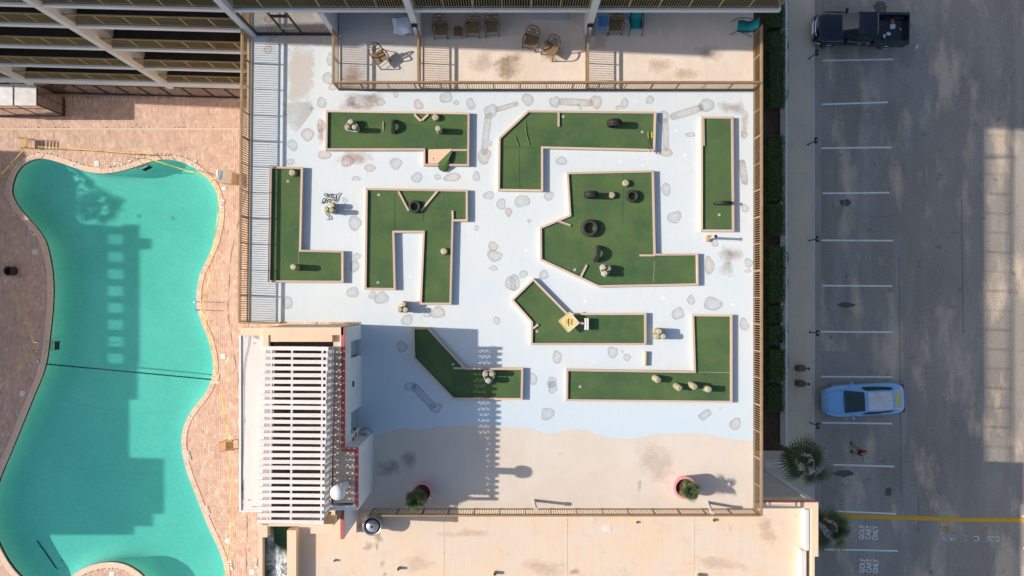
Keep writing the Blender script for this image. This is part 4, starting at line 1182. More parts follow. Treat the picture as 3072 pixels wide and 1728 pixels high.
for (px, py, w_, h_) in ((834, 1700, 74, 170), (812, 1630, 26, 110)):
    decal('foam', 'foam', px, py, w_, h_, (1, 1, 1), lvl=10.85, dz=.02 if h_ > 100 else .03, wob=.2, parent=an)
# roof marks
for (px, py, w_, h_, c_) in ((1082, 1577, 28, 44, (.34, .24, .19)), (1135, 1612, 30, 50, (.32, .24, .16)), (1130, 1640, 16, 44, (.33, .26, .18)), (1103, 1640, 40, 40, (.50, .42, .36)), (1147, 1690, 30, 34, (.46, .40, .37)), (1155, 1722, 16, 24, (.46, .40, .37)), (1725, 1716, 60, 22, (.30, .24, .14)), (2389, 1549, 10, 14, (.42, .22, .14)), (2407, 1537, 20, 8, (.42, .25, .16))):
    decal('roof_stain', 'stain', px, py, w_, h_, c_, lvl=AZ, dz=.006, wob=.25, rings=(0, .3, .5, .65, .8, .9), parent=an)
for (px, py, w_, h_) in ((1820, 1585, 26, 20), (1778, 1558, 12, 9), (2185, 1587, 11, 12)):
    X, Y = Q(px, py, AZ); k = .0163
    b = MB()
    if w_ > 20:
        b.box(-w_ * k / 2, w_ * k / 2, -h_ * k / 2, h_ * k / 2, 0, .012); b.box(-w_ * k / 4, w_ * k / 4, -h_ * k / 4, h_ * k / 4, .012, .018)
    else: b.box(-w_ * k / 2, w_ * k / 2, -h_ * k / 2, h_ * k / 2, 0, .012)
    b.build('roof_plate', 'white_roof' if w_ != 11 else 'hotel', an, (X, Y, AZ + .001))
for (px, py, r_, h_) in ((1005, 1680, .05, .14), (1197, 1703, .07, .22), (1485, 1717, .08, .24), (2095, 1724, .09, .25), (1910, 1566, .05, .10), (2141, 1559, .07, .12)):
    X, Y = Q(px, py, AZ)
    t = thing('roof_pipe', {1005: 'tiny vent pipe at the left of the peach roof near the stains', 1197: 'stubby vent pipe at the bottom edge below the bushy potted palm', 1485: 'stubby vent pipe at the bottom edge just left of the middle', 2095: 'white lined vent pipe at the bottom edge to the right', 1910: 'tiny pipe just under the middle of the lower railing', 2141: 'tiny pipe just under the right end of the lower railing'}[px], 'pipe', (X, Y, AZ), 0, 'short vent pipes on the peach roof')
    b = MB(); b.lathe([(r_, 0), (r_, h_), (r_ * .75, h_), (r_ * .75, h_ - .05)], 12, capt=False); b.build('pipe', 'brown_shadow_wall', t, smooth=False)
    b = MB(); b.lathe([(r_ * 1.6, 0), (r_ * 1.5, .02)], 12); b.build('flange', 'peach_wall', t)
for (px, py, w_, h_, c_) in ((1400, 1600, 160, 46, (.76, .60, .45)), (1620, 1700, 200, 60, (.78, .61, .46)), (2150, 1690, 190, 60, (.77, .60, .46)), (2300, 1600, 90, 90, (.76, .57, .42)), (1250, 1690, 120, 70, (.74, .62, .52))):
    decal('roof_stain', 'stain', px, py, w_, h_, c_, lvl=AZ, dz=.005, wob=.3, rings=(0, .3, .5, .65, .8, .9), parent=an)
for px in (1330, 1700, 2080):
    X, Y = Q(px, 1650, AZ); b = MB(); b.box(X - .03, X + .03, yend, YB - .03, AZ + .001, AZ + .008); b.build('roof_seam', 'peach', an)
# big fan housing by the plant room
X, Y = Q(1117, 1578, 11.4)
t = thing('roof_fan', 'round silver exhaust fan on the stained corner of the peach roof', 'fan', (X, Y, AZ))
b = MB(); b.lathe([(.36, 0), (.36, .45), (.43, .55), (.45, .78), (.42, .80), (.38, .62), (.34, .55)], 32, capt=False); b.build('housing', 'steel', t, smooth=True)
b = MB(); b.lathe([(.30, .5), (.31, .70), (.26, .80), (.10, .82), (.02, .82)], 28); b.build('motor_cover', 'steel', t, smooth=True)
b = MB(); b.box(-.05, .05, -.06, .06, .821, .84); b.build('clip', 'frame_dark', t)

# ================================================================ railings of the terrace
bl = MB(); bl.box(-.0135, .0135, -.0135, .0135, .09, .84, bottom=False); blm = bl.mesh('baluster', 'bronze')
bp = MB(); bp.box(-.027, .027, -.027, .027, 0, 1.0, bottom=False); bpm = bp.mesh('post', 'bronze')
def railing(p, q, label, posts=1.24, z=DZ, group='bronze railings of the terrace', h=1.07, thick=1.0):
    p = Vector(p); q = Vector(q); L = (q - p).length
    t = thing('terrace_railing', label, 'railing', (p.x, p.y, z), math.atan2(q.y - p.y, q.x - p.x), group)
    s = h / 1.07
    b = MB(); b.box(0, L, -.04, .04, h - .07, h); b.build('top_rail', 'bronze', t)
    b = MB(); b.box(0, L, -.022, .022, .84 * s, .885 * s); b.build('sub_rail', 'bronze', t)
    b = MB(); b.box(0, L, -.02, .02, .055, .09); b.build('bottom_rail', 'bronze', t)
    npost = max(2, round(L / posts) + 1)
    for k in range(npost):
        o = link('post', bpm, t, (.03 + (L - .06) * k / (npost - 1), 0, 0)); o.scale = (1, 1, s)
    nb = int(L / .108)
    for k in range(1, nb):
        o = link('baluster', blm, t, (L * k / nb, 0, 0)); o.scale = (thick, thick, s)
    return t
railing((XL0, 12.45), (XL1, YLB), 'long bronze railing along the left edge of the terrace above the pool', thick=1.25)
railing((XL1 + .06, YLB), (D(862, 969)[0], YLB - .02), 'short bronze railing stub at the top of the plant room')
railing((XP0 - .02, YP), (XR, YP), 'long bronze railing in front of the hotel patios', 1.24, h=1.2)
railing((XP0, 12.4), (XP0, YP + .05), 'bronze railing on the left side of the first patio')
railing((XA, 12.38), (XA, YP + .05), 'bronze railing between the first patio and the wicker chair patio')
railing((XB, 12.38), (XB, YP + .05), 'bronze railing between the wicker chair patio and the teal chair patio')
railing((XR + .03, 12.6), (XR + .03, YB), 'long bronze railing along the right edge of the terrace above the hedge', thick=.8)
railing((XB2 + .02, YB), (XR - .03, YB), 'bronze railing along the bottom edge of the terrace above the peach roof')

# ================================================================ buildings outside the picture whose shade reaches the pool
MATS['neighbour'] = pm('brown_render', (.22, .17, .14), (.18, .14, .115), .8, .85)
nb_ = thing('neighbour_building', 'stepped seafront block beyond the left edge whose shade covers the pool', 'building')
X0 = -46.0
def src_y(py, Xs, zlev=-1.2):
    Y = P(0, py, zlev)[1]
    return Y + (Xs - X0) * math.tan(SUN_DRIFT)
def zof(px, zlev=-1.2):
    return zlev + (P(px, 0, zlev)[0] - X0) / 1.63
def nblock(py0, py1, px, z0=0.0, name='wall'):
    Xs = P(px, 0, -1.2)[0]
    a, c = src_y(py0, Xs), src_y(py1, Xs)
    b = MB(); b.box(X0 - 6, X0, c, a, z0, zof(px)); b.build(name, 'neighbour', nb_)
nblock(405, 470, 120); nblock(470, 672, 205)
nblock(672, 1095, 283)
# top storey of the ladder: piers with openings, and a roof beam
for k in range(9):
    y = 680 + k * 51.5
    Xs = P(330, 0, -1.2)[0]
    a = src_y(y, Xs); b = MB(); b.box(X0 - .5, X0, a - .48, a, zof(283), zof(372)); b.build('pier', 'neighbour', nb_)
ya_, yc_ = src_y(676, Xs), src_y(1092, Xs)
b = MB(); yy = yc_
while yy < ya_:
    b.box(X0 - .04, X0 - .01, yy, yy + .07, zof(283), zof(372)); yy += .16
b.box(X0 - .05, X0, yc_, ya_, zof(283), zof(300)); b.build('railing_bars', 'neighbour', nb_, kind='stuff')
Xs = P(385, 0, -1.2)[0]
b = MB(); b.box(X0 - .6, X0, src_y(1095, Xs), src_y(672, Xs), zof(372), zof(396)); b.build('roof_beam', 'neighbour', nb_)
b = MB(); b.box(X0 - .6, X0 + .0, src_y(745, Xs), src_y(712, Xs), zof(396), zof(432)); b.build('roof_box', 'neighbour', nb_)
nblock(1095, 1200, 390); nblock(1200, 1378, 365); nblock(1378, 1545, 470); nblock(1545, 1582, 436); nblock(1582, 1608, 380); nblock(1608, 1676, 112)
def wall_end(): pass
# ================================================================ golf holes
RH, TZ = .21, .125          # rail top and turf level above the terrace
def hole(label, px, partitions=(), cups=(), seams=(), tall=(), rw=.095, rh=RH):
    poly = [D(x, y, rh) for x, y in px]
    if area2(poly) < 0: poly = poly[::-1]
    cx = sum(p[0] for p in poly) / len(poly); cy = sum(p[1] for p in poly) / len(poly)
    t = thing('golf_hole', label, 'golf hole', (cx, cy, DZ), 0, 'mini golf holes on the terrace')
    poly = [(x - cx, y - cy) for x, y in poly]
    inn = inset(poly, rw); n = len(poly)
    b = MB(); b.prism(inset(poly, rw + .002), .015, TZ); b.build('turf', 'turf', t)
    for i in range(n):
        j = (i + 1) % n
        p, q = Vector(poly[i]), Vector(poly[j]); m = (p + q) / 2; a = math.atan2((q - p).y, (q - p).x)
        ca, sa = math.cos(-a), math.sin(-a)
        quad = []
        for v in (poly[i], poly[j], inn[j], inn[i]):
            x, y = v[0] - m.x, v[1] - m.y; quad.append((x * ca - y * sa, x * sa + y * ca))
        b = MB(); b.prism(quad, 0, rh + random.uniform(-.008, .008)); b.build('rail', 'rail_wood', t, (m.x, m.y, 0), (0, 0, a))
    for (x0, y0, x1, y1) in partitions:
        p = Vector(D(x0, y0, rh)) - Vector((cx, cy)); q = Vector(D(x1, y1, rh)) - Vector((cx, cy)); L = (q - p).length
        b = MB(); b.box(-L / 2, L / 2, -.045, .045, TZ - .05, rh - .012); b.build('partition_rail', 'rail_wood', t, (*(p + q) / 2, 0), (0, 0, math.atan2((q - p).y, (q - p).x)))
    for (x, y) in cups:
        X, Y = D(x, y, TZ); b = MB(); b.lathe([(.052, .0), (.058, .012), (.032, .012), (.030, .0)], 18, capt=False, capb=False); o = b.build('cup_rim', 'tile_white', t, (X - cx, Y - cy, TZ))
        b = MB(); b.lathe([(.031, 0), (.031, .003)], 14); b.build('cup_hole', 'black', o)
    for (x0, y0, x1, y1, w_, m) in seams:
        p = D(x0, y0, TZ); q = D(x1, y1, TZ)
        b = MB(); b.bar((p[0] - cx, p[1] - cy, TZ + .003), (q[0] - cx, q[1] - cy, TZ + .003), w_, .008); b.build('carpet_seam', m, t)
    return t, cx, cy
MATS['seam_dark'] = pm('seam_dark_green', (.02, .06, .02), None, 5, .95)
MATS['seam_pale'] = pm('seam_pale', (.55, .50, .36), None, 5, .9)
MATS['slate_board'] = pm('bare_slot', (.12, .075, .055), None, 5, .9)
A_, acx, acy = hole('hole with bare plywood and a peeled carpet flap at its corner', [(977.5, 330), (1408.8, 337), (1407, 498), (1269.6, 497), (1269.6, 451), (975.5, 451)],
     [(*T2(1195, 862), *T2(1243, 912)), (*T2(1300, 862), *T2(1250, 908)), (*T2(1482, 1132), *T2(1592, 1132))], [], [(1407 - 95, 428, 1407 - 95, 445, .012, 'seam_dark')])
# plywood, dark slot and the peeled carpet flap
pw = [T2(1300, 1128), T2(1484, 1124), T2(1372, 1234), T2(1300, 1234)]
b = MB(); b.prism([(D(x, y, TZ)[0] - acx, D(x, y, TZ)[1] - acy) for x, y in pw], TZ + .001, TZ + .010); b.build('plywood_floor', 'fresh_wood', A_)
b = MB(); b.prism([(D(x, y, TZ)[0] - acx, D(x, y, TZ)[1] - acy) for x, y in (T2(1282, 1128), T2(1299, 1128), T2(1299, 1234), T2(1282, 1234))], TZ + .001, TZ + .006); b.build('open_slot', 'slate_board', A_)
X, Y = D(*T2(1340, 1197), TZ); b = MB(); b.lathe([(.03, 0), (.03, .012)], 12); b.build('drilled_hole', 'black', A_, (X - acx, Y - acy, TZ + .0005))
flap = MB()
g = [[(1484, 1128, .14), (1430, 1185, .17), (1372, 1236, .22)], [(1492, 1134, .20), (1450, 1195, .30), (1368, 1262, .24)], [(1478, 1150, .25), (1450, 1215, .36), (1380, 1290, .16)], [(1455, 1165, .20), (1466, 1232, .30), (1425, 1305, .10)], [(1462, 1200, .14), (1475, 1245, .22), (1440, 1300, .03)]]
for row in g:
    for (x, y, h) in row:
        X, Y = D(*T2(x, y), h); flap.v.append((X - acx, Y - acy, h))
for i in range(len(g) - 1):
    for k in range(2):
        flap.f.append((i * 3 + k, i * 3 + k + 1, (i + 1) * 3 + k + 1, (i + 1) * 3 + k)); flap.mi.append(0)
o = flap.build('carpet_flap', 'turf', A_, smooth=True)
md = o.modifiers.new('s', 'SOLIDIFY'); md.thickness = .012
md = o.modifiers.new('d', 'SUBSURF'); md.levels = 2; md.render_levels = 2
B_, bcx, bcy = hole('angled hole with wrinkled turf and two putters lying at its right end', [(1495.4, 413.4), (1583.7, 330.7), (1969.3, 334.7), (1965.3, 453), (1629.4, 445), (1629.4, 574.4), (1493.4, 572.4)],
     [(*T3(352, 850), *T3(352, 954))], [T3(386, 880), T3(981, 996)], [(1498, 442, 1628, 444, .012, 'seam_dark'), (*T3(55, 1125), *T3(58, 1430), .010, 'seam_dark')])
for pts in (((20, 1010), (30, 1050), (48, 1090), (58, 1110)), ((105, 880), (104, 960), (112, 1020), (128, 1075), (136, 1105))):
    b = MB(); b.tube([(D(*T3(x, y), TZ)[0] - bcx, D(*T3(x, y), TZ)[1] - bcy, TZ - .005) for x, y in pts], [.012] + [.042] * (len(pts) - 2) + [.02], 8); b.build('turf_wrinkle', 'turf', B_, smooth=True)
hole('long narrow strip hole beside the right railing', [(2102.4, 349), (2200.6, 350), (2203.8, 695), (2102.4, 694.5)], [(*T3(1448, 1100), *T3(1445, 890))], [M3(1563, 172)])
hole('L shaped hole in the shade of the left railing', [(809, 498.8), (908.4, 500.7), (902.8, 749), (1029.8, 752), (1029.8, 848.4), (803, 847)], [], [(863.4, 544)], [(896, 752, 896, 793, .010, 'seam_pale')], rh=.235)
hole('arch shaped hole with two legs and a V of rails round a tyre', [(1097, 563.7), (1403.2, 569), (1403.2, 664), (1360.3, 664), (1354, 914), (1259, 914), (1268, 698), (1183, 698), (1187, 870), (1093, 869)],
     [(1195, 574, *M2(1152, 143)), (1312, 573, *M2(1245, 140)), (*M2(1482, 140), *M2(1484, 215))], [M2(926, 22), M2(920, 683)], [(1270, 632, 1270, 662, .012, 'seam_dark'), (*M2(1048, 10), *M2(1046, 300), .008, 'seam_dark')])
hole('largest hole, with four tyres on a wide angled green', [(1699.8, 516.8), (1962, 510.8), (1967.3, 760.8), (2094.5, 760), (2095.7, 856), (1796.4, 862), (1620.3, 780.7), (1619.5, 681.3), (1707.7, 644.4)],
     [(*M3(345, 217), *M3(442, 252)), (*M3(965, 478), *M3(1078, 478)), (*M3(520, 640), *M3(565, 550))], [M3(473, 587)], [(*M3(1075, 520), *M3(1068, 680), .012, 'seam_pale'), (1869, 522, 1868, 668, .008, 'seam_dark')])
hole('bent hole with the yellow crossing sign lying over its rail', [(1600, 834.4), (1703, 939), (1939.5, 938.5), (1939.5, 1035), (1591.6, 1035), (1593, 968), (1533, 900)],
     [(*M3(160, 1030), *M3(198, 1000))], [M3(188, 1052)])
hole('L shaped hole with four log posts at the lower right corner', [(2076.6, 942.5), (2197.8, 943.7), (2197.8, 1208.8), (1698, 1203.7), (1699, 1107), (2082, 1113)], [], [L3(513, 20)], [(*M3(1384, 1359), *M3(1640, 1362), .014, 'seam_pale')])
hole('slanted hole in the shade of the plant room', [(1237, 982), (1285, 982), (1396, 1102.7), (1569.8, 1104), (1567.8, 1200.5), (1358.3, 1199), (1239, 1075)], [(*M2(1490, 1330), *M2(1570, 1331))], [M2(1488, 1300)])

# ---------------------------------------------------------------- logs, stumps, tyres
def log_mesh(r, h, nm):
    b = MB(); b.lathe([(r * 1.03, 0), (r, .05), (r * .98, h - .01), (r * .95, h)], 18, jit=.02, capt=False)
    side = b.mesh(nm + '_side', 'log_side', True)
    e = MB(); e.lathe([(r * .95, h), (r * .6, h + .003), (r * .02, h + .004)], 18)
    return side, e.mesh(nm + '_end', 'log_end', True)
def post(px, py, r, h, label, lvl=TZ, tx=0, ty=0, group='log posts of the mini golf', nm='log_post', cat='log post'):
    """px, py is where the top of the log shows in the photograph"""
    X, Y = D(px, py, lvl + h)
    t = thing(nm, label, cat, (X - tx, Y - ty, DZ + lvl), random.uniform(0, 6), group)
    s, e = log_mesh(r, h, 'log')
    link('bark', s, t); link('cut_end', e, t)
    if tx or ty:
        t.rotation_euler = (-math.atan2(ty, h), math.atan2(tx, h), 0)
    return t
ST = 'low sawn stumps on the greens'
def stump(px, py, label, r=.168, h=.16): return post(px, py, r, h, label, group=ST, nm='tree_stump', cat='stump')
LG = 'bundles of upright logs'
def bundle(pts, label, rope=True, lvl=TZ, rr=.132):
    """pts: (px, py, height) of each log top"""
    base = [D(x, y, lvl + h) for x, y, h in pts]
    cx = sum(p[0] for p in base) / len(base); cy = sum(p[1] for p in base) / len(base)
    t = thing('log_bundle', label, 'log bundle', (cx, cy, DZ + lvl), 0, LG)
    for (x, y), (_, _, h) in zip(base, pts):
        s, e = log_mesh(rr * random.uniform(.95, 1.05), h, 'log')
        o = link('log', s, t, (x - cx, y - cy, 0)); link('cut_end', e, o)
    if rope:
        hull = []
        hm = min(h for _, _, h in pts) * .75
        for k in range(40):
            a = 2 * math.pi * k / 40; d = Vector((math.cos(a), math.sin(a)))
            m = max((Vector((x - cx, y - cy)).dot(d) for x, y in base)) + rr * 1.04
            hull.append((d, m))
        # support function -> outline
        pts3 = []
        for k in range(40):
            d, m = hull[k]; best = max(base, key=lambda p: Vector((p[0] - cx, p[1] - cy)).dot(d))
            pts3.append((best[0] - cx + d.x * rr * 1.06, best[1] - cy + d.y * rr * 1.06, hm))
        b = MB(); b.tube(pts3, .016, 6, closed=True); b.build('rope', 'cloth' if lvl > 0 else 'seam_pale', t)
    return t
bundle([(*T2(716, 918), .36), (*T2(690, 955), .42), (*T2(743, 958), .62)], 'bundle of three tied logs near the left end of the hole under the first patio')
stump(*T2(1357, 884), 'low stump beside the V shaped rail')
post(*T2(1376, 968), .148, .60, 'mossy log post casting a long shadow near the peeled carpet flap')
stump(*T2(275, 1302), 'low stump at the top of the railing side hole')
post(*M2(283, 565), .150, .60, 'greenish log post in the foot of the railing side L hole')
stump(*M2(1420, 447), 'low stump in the right leg of the arch shaped hole')
stump(*T3(862, 1380), 'low stump near the top right of the largest hole')
stump(*M3(756, 22), 'low stump touching the end of a standing tyre')
bundle([(*M3(692, 568), .50), (*M3(704, 612), .52), (*M3(728, 575), .42)], 'bundle of tied logs near the bottom of the largest hole')
bundle([(*M2(575, 98), .46), (*M2(530, 130), .40), (*M2(572, 137), .62)], 'mossy log bundle with vines, left of the arch shaped hole', lvl=0)
bundle([(*M2(1115, 846), .55), (*M2(1086, 886), .50), (*M2(1130, 888), .62)], 'bundle of three logs tied with rope below the arch shaped hole', lvl=0)
bundle([(*M3(1115, 1052), .60), (*M3(1098, 1090), .52), (*M3(1145, 1090), .58)], 'bundle of three logs standing left of the lower right L hole', rope=False, lvl=0, rr=.14)
bundle([(*M2(1734, 1374), .50), (*M2(1782, 1374), .56), (*M2(1756, 1424), .52)], 'log bundle on the shaded slanted hole')
post(1976, 1141, .158, .42, 'leftmost of the four slanting log posts in the lower right hole', tx=.10, ty=-.08)
post(2040, 1165, .155, .42, 'second of the four slanting log posts, lowest in the picture', tx=.10, ty=-.08)
post(2085, 1161, .158, .52, 'third of the four slanting log posts, leaning over its neighbour', tx=.06, ty=-.06)
post(2128, 1168.5, .152, .50, 'rightmost of the four slanting log posts beside the wood rail', tx=.05, ty=.0)
# lying log
X, Y = D(*M3(1008, 1257), .1)
t = thing('lying_log', 'short log lying on the pale floor above the lower right hole', 'log', (X, Y, DZ + .09), R(88))
b = MB(); b.tube([(-.34, 0, 0), (-.3, 0, 0), (.3, 0, 0), (.34, 0, 0)], [.088, .092, .092, .088], 16); b.build('bark', 'log_end', t, smooth=False)
# dried vines round the mossy bundle
t = thing('dried_vine', 'curled dark vine with knotted loops behind the mossy log bundle', 'vine', (*D(992, 590), DZ))
def vp(z): return [(D(940 + x * .0828, 560 + y * .0828, .06)[0] - t.location.x, D(940 + x * .0828, 560 + y * .0828, .06)[1] - t.location.y, .03 + .05 * abs(math.sin(x * .02))) for x, y in z]
b = MB()
for z in ([(540, 395), (420, 320), (410, 270), (460, 255), (560, 330), (560, 390)], [(570, 350), (600, 285), (690, 270), (740, 320), (740, 400)], [(960, 225), (880, 290), (840, 360), (825, 470), (770, 560)], [(300, 610), (340, 580), (540, 490), (640, 470), (760, 490)], [(300, 600), (370, 440), (500, 450)], [(520, 500), (520, 600)], [(640, 390), (740, 410), (770, 480), (680, 490)], [(440, 950), (520, 1040), (600, 1120), (560, 1180), (500, 1195)]):
    b.tube(catmull(vp(z), 5, closed=False), .019, 6)
b.build('vine', 'frame_dark', t)
# bent strip of wood on the first hole
t = thing('bent_lath', 'small bent strip of pale wood on the turf between logs and half tyre', 'strip', (*D(*T2(960, 955), TZ), DZ + TZ))
b = MB(); b.tube([(0, .26, .02), (.01, .14, .05), (-.01, .04, .035), (.015, -.05, .05), (0, -.16, .015), (0, -.3, .01)], [.005, .018, .022, .012, .016, .003], 6); b.build('strip', 'fresh_wood', t)
# tyres
def tyre_section(ro, wdt):
    w_ = wdt / 2
    return [(ro * .58, -w_ * .75), (ro * .66, -w_ * .95), (ro * .82, -w_), (ro * .95, -w_ * .9), (ro, -w_ * .55), (ro, w_ * .55), (ro * .95, w_ * .9), (ro * .82, w_), (ro * .66, w_ * .95), (ro * .58, w_ * .75), (ro * .60, w_ * .3), (ro * .64, 0), (ro * .60, -w_ * .3)]
def tyre_mesh(ro, wdt, half=False, n=44):
    b = MB(); sec = tyre_section(ro, wdt); m = len(sec)
    rng = n // 2 + 1 if half else n
    for i in range(rng):
        a = 2 * math.pi * i / n
        for (r, z) in sec: b.v.append((r * math.cos(a), r * math.sin(a), z))
    for i in range(rng - 1 if half else n):
        for k in range(m):
            i2 = (i + 1) % n if not half else i + 1; k2 = (k + 1) % m
            b.f.append((i * m + k, i2 * m + k, i2 * m + k2, i * m + k2)); b.mi.append(0)
    if half:
        b.f.append(tuple(range(m))); b.f.append(tuple((rng - 1) * m + k for k in range(m - 1, -1, -1))); b.mi += [0, 0]
    me = b.mesh('tyre', 'tyre', True)
    tr = MB()
    for i in range(rng - 1 if half else n):
        for s in (-1, 1):
            a = 2 * math.pi * (i + .25 + (.25 if s > 0 else 0)) / n
            c = Vector((math.cos(a) * (ro + .004), math.sin(a) * (ro + .004), s * wdt * .2))
            tg = Vector((-math.sin(a), math.cos(a), 0))
            tr.bar(c - Vector((0, 0, wdt * .15)) + tg * .008 * s, c + Vector((0, 0, wdt * .15)) - tg * .008 * s, ro * .075, .022)
    return me, tr.mesh('tread', 'tyre')
def tyre(px, py, ro, wdt, label, pose='flat', rz=0, lvl=TZ):
    half = pose == 'half'
    me, tr = tyre_mesh(ro, wdt, half)
    z = wdt / 2 if pose == 'flat' else (ro * .985 if pose == 'stand' else 0)
    X, Y = D(px, py, lvl + z)
    t = thing('tyre', label, 'tyre', (X, Y, DZ + lvl + z), 0, 'old tyres used as golf obstacles')
    t.rotation_euler = (0, 0, rz) if pose == 'flat' else (R(90), 0, rz)
    link('carcass', me, t); link('tread', tr, t)
    return t
tyre(*M2(1200, 112), .285, .20, 'small tyre lying flat inside the V of rails')
tyre(*M3(588, 272), .40, .25, 'largest tyre lying flat in the middle of the biggest hole')
tyre(*M3(908, 32), .285, .21, 'smaller tyre lying flat near the right rail of the biggest hole')
tyre(*T3(772, 930), .33, .33, 'tyre standing on its tread in the putter hole', 'stand', R(0))
tyre(1773, 584, .32, .31, 'standing tyre next to a stump, treads showing', 'stand', R(0))
tyre(*T2(1040, 958), .33, .20, 'half tyre forming an arch across the hole under the first patio', 'half', R(86))
tyre(*M3(640, 467), .40, .25, 'half tyre standing as an arch below the largest tyre', 'half', R(80))
tyre(*M3(1586, 86), .41, .15, 'half buried tyre arch in the narrow strip hole', 'half', R(2))
# putters
for (x, c_, lab) in ((1028, (.80, .30, .12), 'putter with an orange grip lying in the angled hole'), (1056, (.70, .78, .05), 'putter with a yellow green grip lying in the angled hole')):
    p = D(*T3(x, 995), TZ + .05); q = D(*T3(x + 6, 1138), TZ + .1)
    t = thing('putter', lab, 'golf club', (*p, DZ + TZ), 0, 'putters left in the angled hole')
    d = Vector((q[0] - p[0], q[1] - p[1], .10))
    MATS['grip%d' % x] = pm('grip%d' % x, c_, None, 4, .6)
    b = MB(); b.tube([(0, 0, .02), tuple(d * .32 + Vector((0, 0, .02)))], .018, 8); b.build('grip', 'grip%d' % x, t)
    b = MB(); b.tube([tuple(d * .32 + Vector((0, 0, .02))), tuple(d * .93 + Vector((0, 0, .02)))], .012, 8); b.build('shaft', 'navy', t)
    b = MB(); b.obox((d.x, d.y - .02, .105), .04, .10, .035, .2); b.build('head', 'rail_wood', t)
# small grey totem post on a painted shell
t = thing('piling_post', 'slim grey post with a brown shell at its foot below the strip hole', 'post', (*D(2131, 714), DZ))
b = MB(); b.lathe([(.065, 0), (.06, .86)], 14, capt=False); b.build('pipe', 'hotel_side', t, smooth=True)
b = MB(); b.lathe([(.061, .86), (.075, .87), (.075, .90), (.03, .905)], 14); b.build('cap', 'frame_dark', t)
b = MB(); b.lathe([(.17, 0), (.16, .05), (.10, .08), (.04, .09)], 12, c=(-.09, -.03, 0), jit=.12); b.build('shell', 'cushion', t, smooth=True)
# yellow crossing sign
Xs, Ys = D(1707, 966, .50)
sg = thing('crossing_sign', 'yellow diamond crossing sign leaning over the bent hole', 'sign', (Xs, Ys, DZ + .46), R(-14.5))
sg.rotation_euler = (R(0), R(-4), R(-50))
b = MB(); b.box(-.345, .345, -.335, .335, 0, .02); b.build('board', 'white', sg)
MATS['sign_yellow'] = pm('sign_yellow', (.74, .58, .16), (.68, .55, .26), 3, .6, kind='obj')
b = MB(); b.box(-.30, .30, -.29, .29, .0205, .024); pl = b.build('panel', 'sign_yellow', sg)
b = MB()
for s in (-1, 1): b.box(-.345, .345, s * .335 - .022, s * .335 + .022, .0, .04); b.box(s * .345 - .022, s * .345 + .022, -.312, .312, .0, .0395)
b.build('frame', 'rail_wood', sg)
MATS['sign_ink'] = pm('sign_ink', (.10, .065, .05), None, 4, .7)
# printed animal silhouette and the word below it (sign's up points to the left of the picture)
UP = R(150)
ca_, sa_ = math.cos(R(140)), math.sin(R(140))
def sp(x, y): # x along the line of writing, y up the sign
    return (x * ca_ - y * sa_, x * sa_ + y * ca_)
fish = [(-.20, .02), (-.12, .055), (-.02, .07), (.08, .05), (.14, .03), (.20, .065), (.19, .02), (.21, -.02), (.13, .0), (.03, -.01), (-.08, .0), (-.13, -.03), (-.15, .005)]
b = MB(); b.prism([sp(-x * .95, y + .0) for x, y in fish], .0245, .0265); b.build('printed_animal', 'sign_ink', pl)
X, Y = sp(0, -.13); text_obj('XING', .11, 'sign_ink', pl, (X, Y, .0255), R(140), 'lettering', .28, .004)
b = MB()
for k in range(6):
    x0 = -.115 + k * .045; q = [sp(x0, .12), sp(x0 + .022, .12), sp(x0 + .022, .15 + .012 * (k % 2)), sp(x0, .15)]; b.prism(q, .0245, .0262)
b.build('worn_print', 'sign_ink', pl)
# sign stake and its foot blocks
Xa, Ya = D(1737, 967, .46); Xb, Yb = D(1754, 971, .36)
t = thing('sign_stand', 'white two board stand with a stake holding the crossing sign', 'sign stand', (*D(1760, 972, TZ + .3), DZ + TZ))
b = MB(); b.bar((Xa - t.location.x - .15, Ya - t.location.y, .36 - .0), (0, 0, .30), .10, .04); b.build('stake', 'rail_wood', t)
for k, dx in enumerate((-.045, .055)):
    b = MB(); b.box(dx - .038, dx + .038, -.27, .27, 0, .33 - .01 * k); b.build('board', 'white', t)

# ---------------------------------------------------------------- pots with young palms
def fan_mesh(Rf, nseg, ang, wd, droop, nm, m, tint0=0.0):
    b = MB(); b.at['tint'] = []
    for k in range(nseg):
        a = -ang / 2 + ang * k / (nseg - 1)
        L = Rf * (1 - .25 * abs(a) / (ang / 2)) * random.uniform(.9, 1.05)
        c, s = math.cos(a), math.sin(a); nx, ny = -s, c
        z = [0, .02 * Rf, -.05 * droop * Rf, -.5 * droop * Rf * random.uniform(.7, 1.3)]
        f = [0.05, .4, .72, 1.0]; ww = [.01, wd, wd * .8, .0]
        o = len(b.v)
        for q in range(4):
            for sg_ in (-1, 1):
                b.v.append((c * L * f[q] + nx * sg_ * ww[q] * Rf, s * L * f[q] + ny * sg_ * ww[q] * Rf, z[q] + (.012 * Rf if sg_ > 0 else 0)))
                b.at['tint'].append(min(1, max(0, tint0 + [.15, .4, .62, 1.0][q] + random.uniform(-.15, .15))))
        for q in range(3): b.f.append((o + 2 * q, o + 2 * q + 1, o + 2 * q + 3, o + 2 * q + 2)); b.mi.append(0)
    return b.mesh(nm, m)
small_fans = [fan_mesh(.34, 15, R(230), .05, .5, 'leaf_fan', 'leaf', -.1) for _ in range(3)] + [fan_mesh(.32, 13, R(230), .05, .7, 'leaf_fan', 'dry_leaf', 0)]
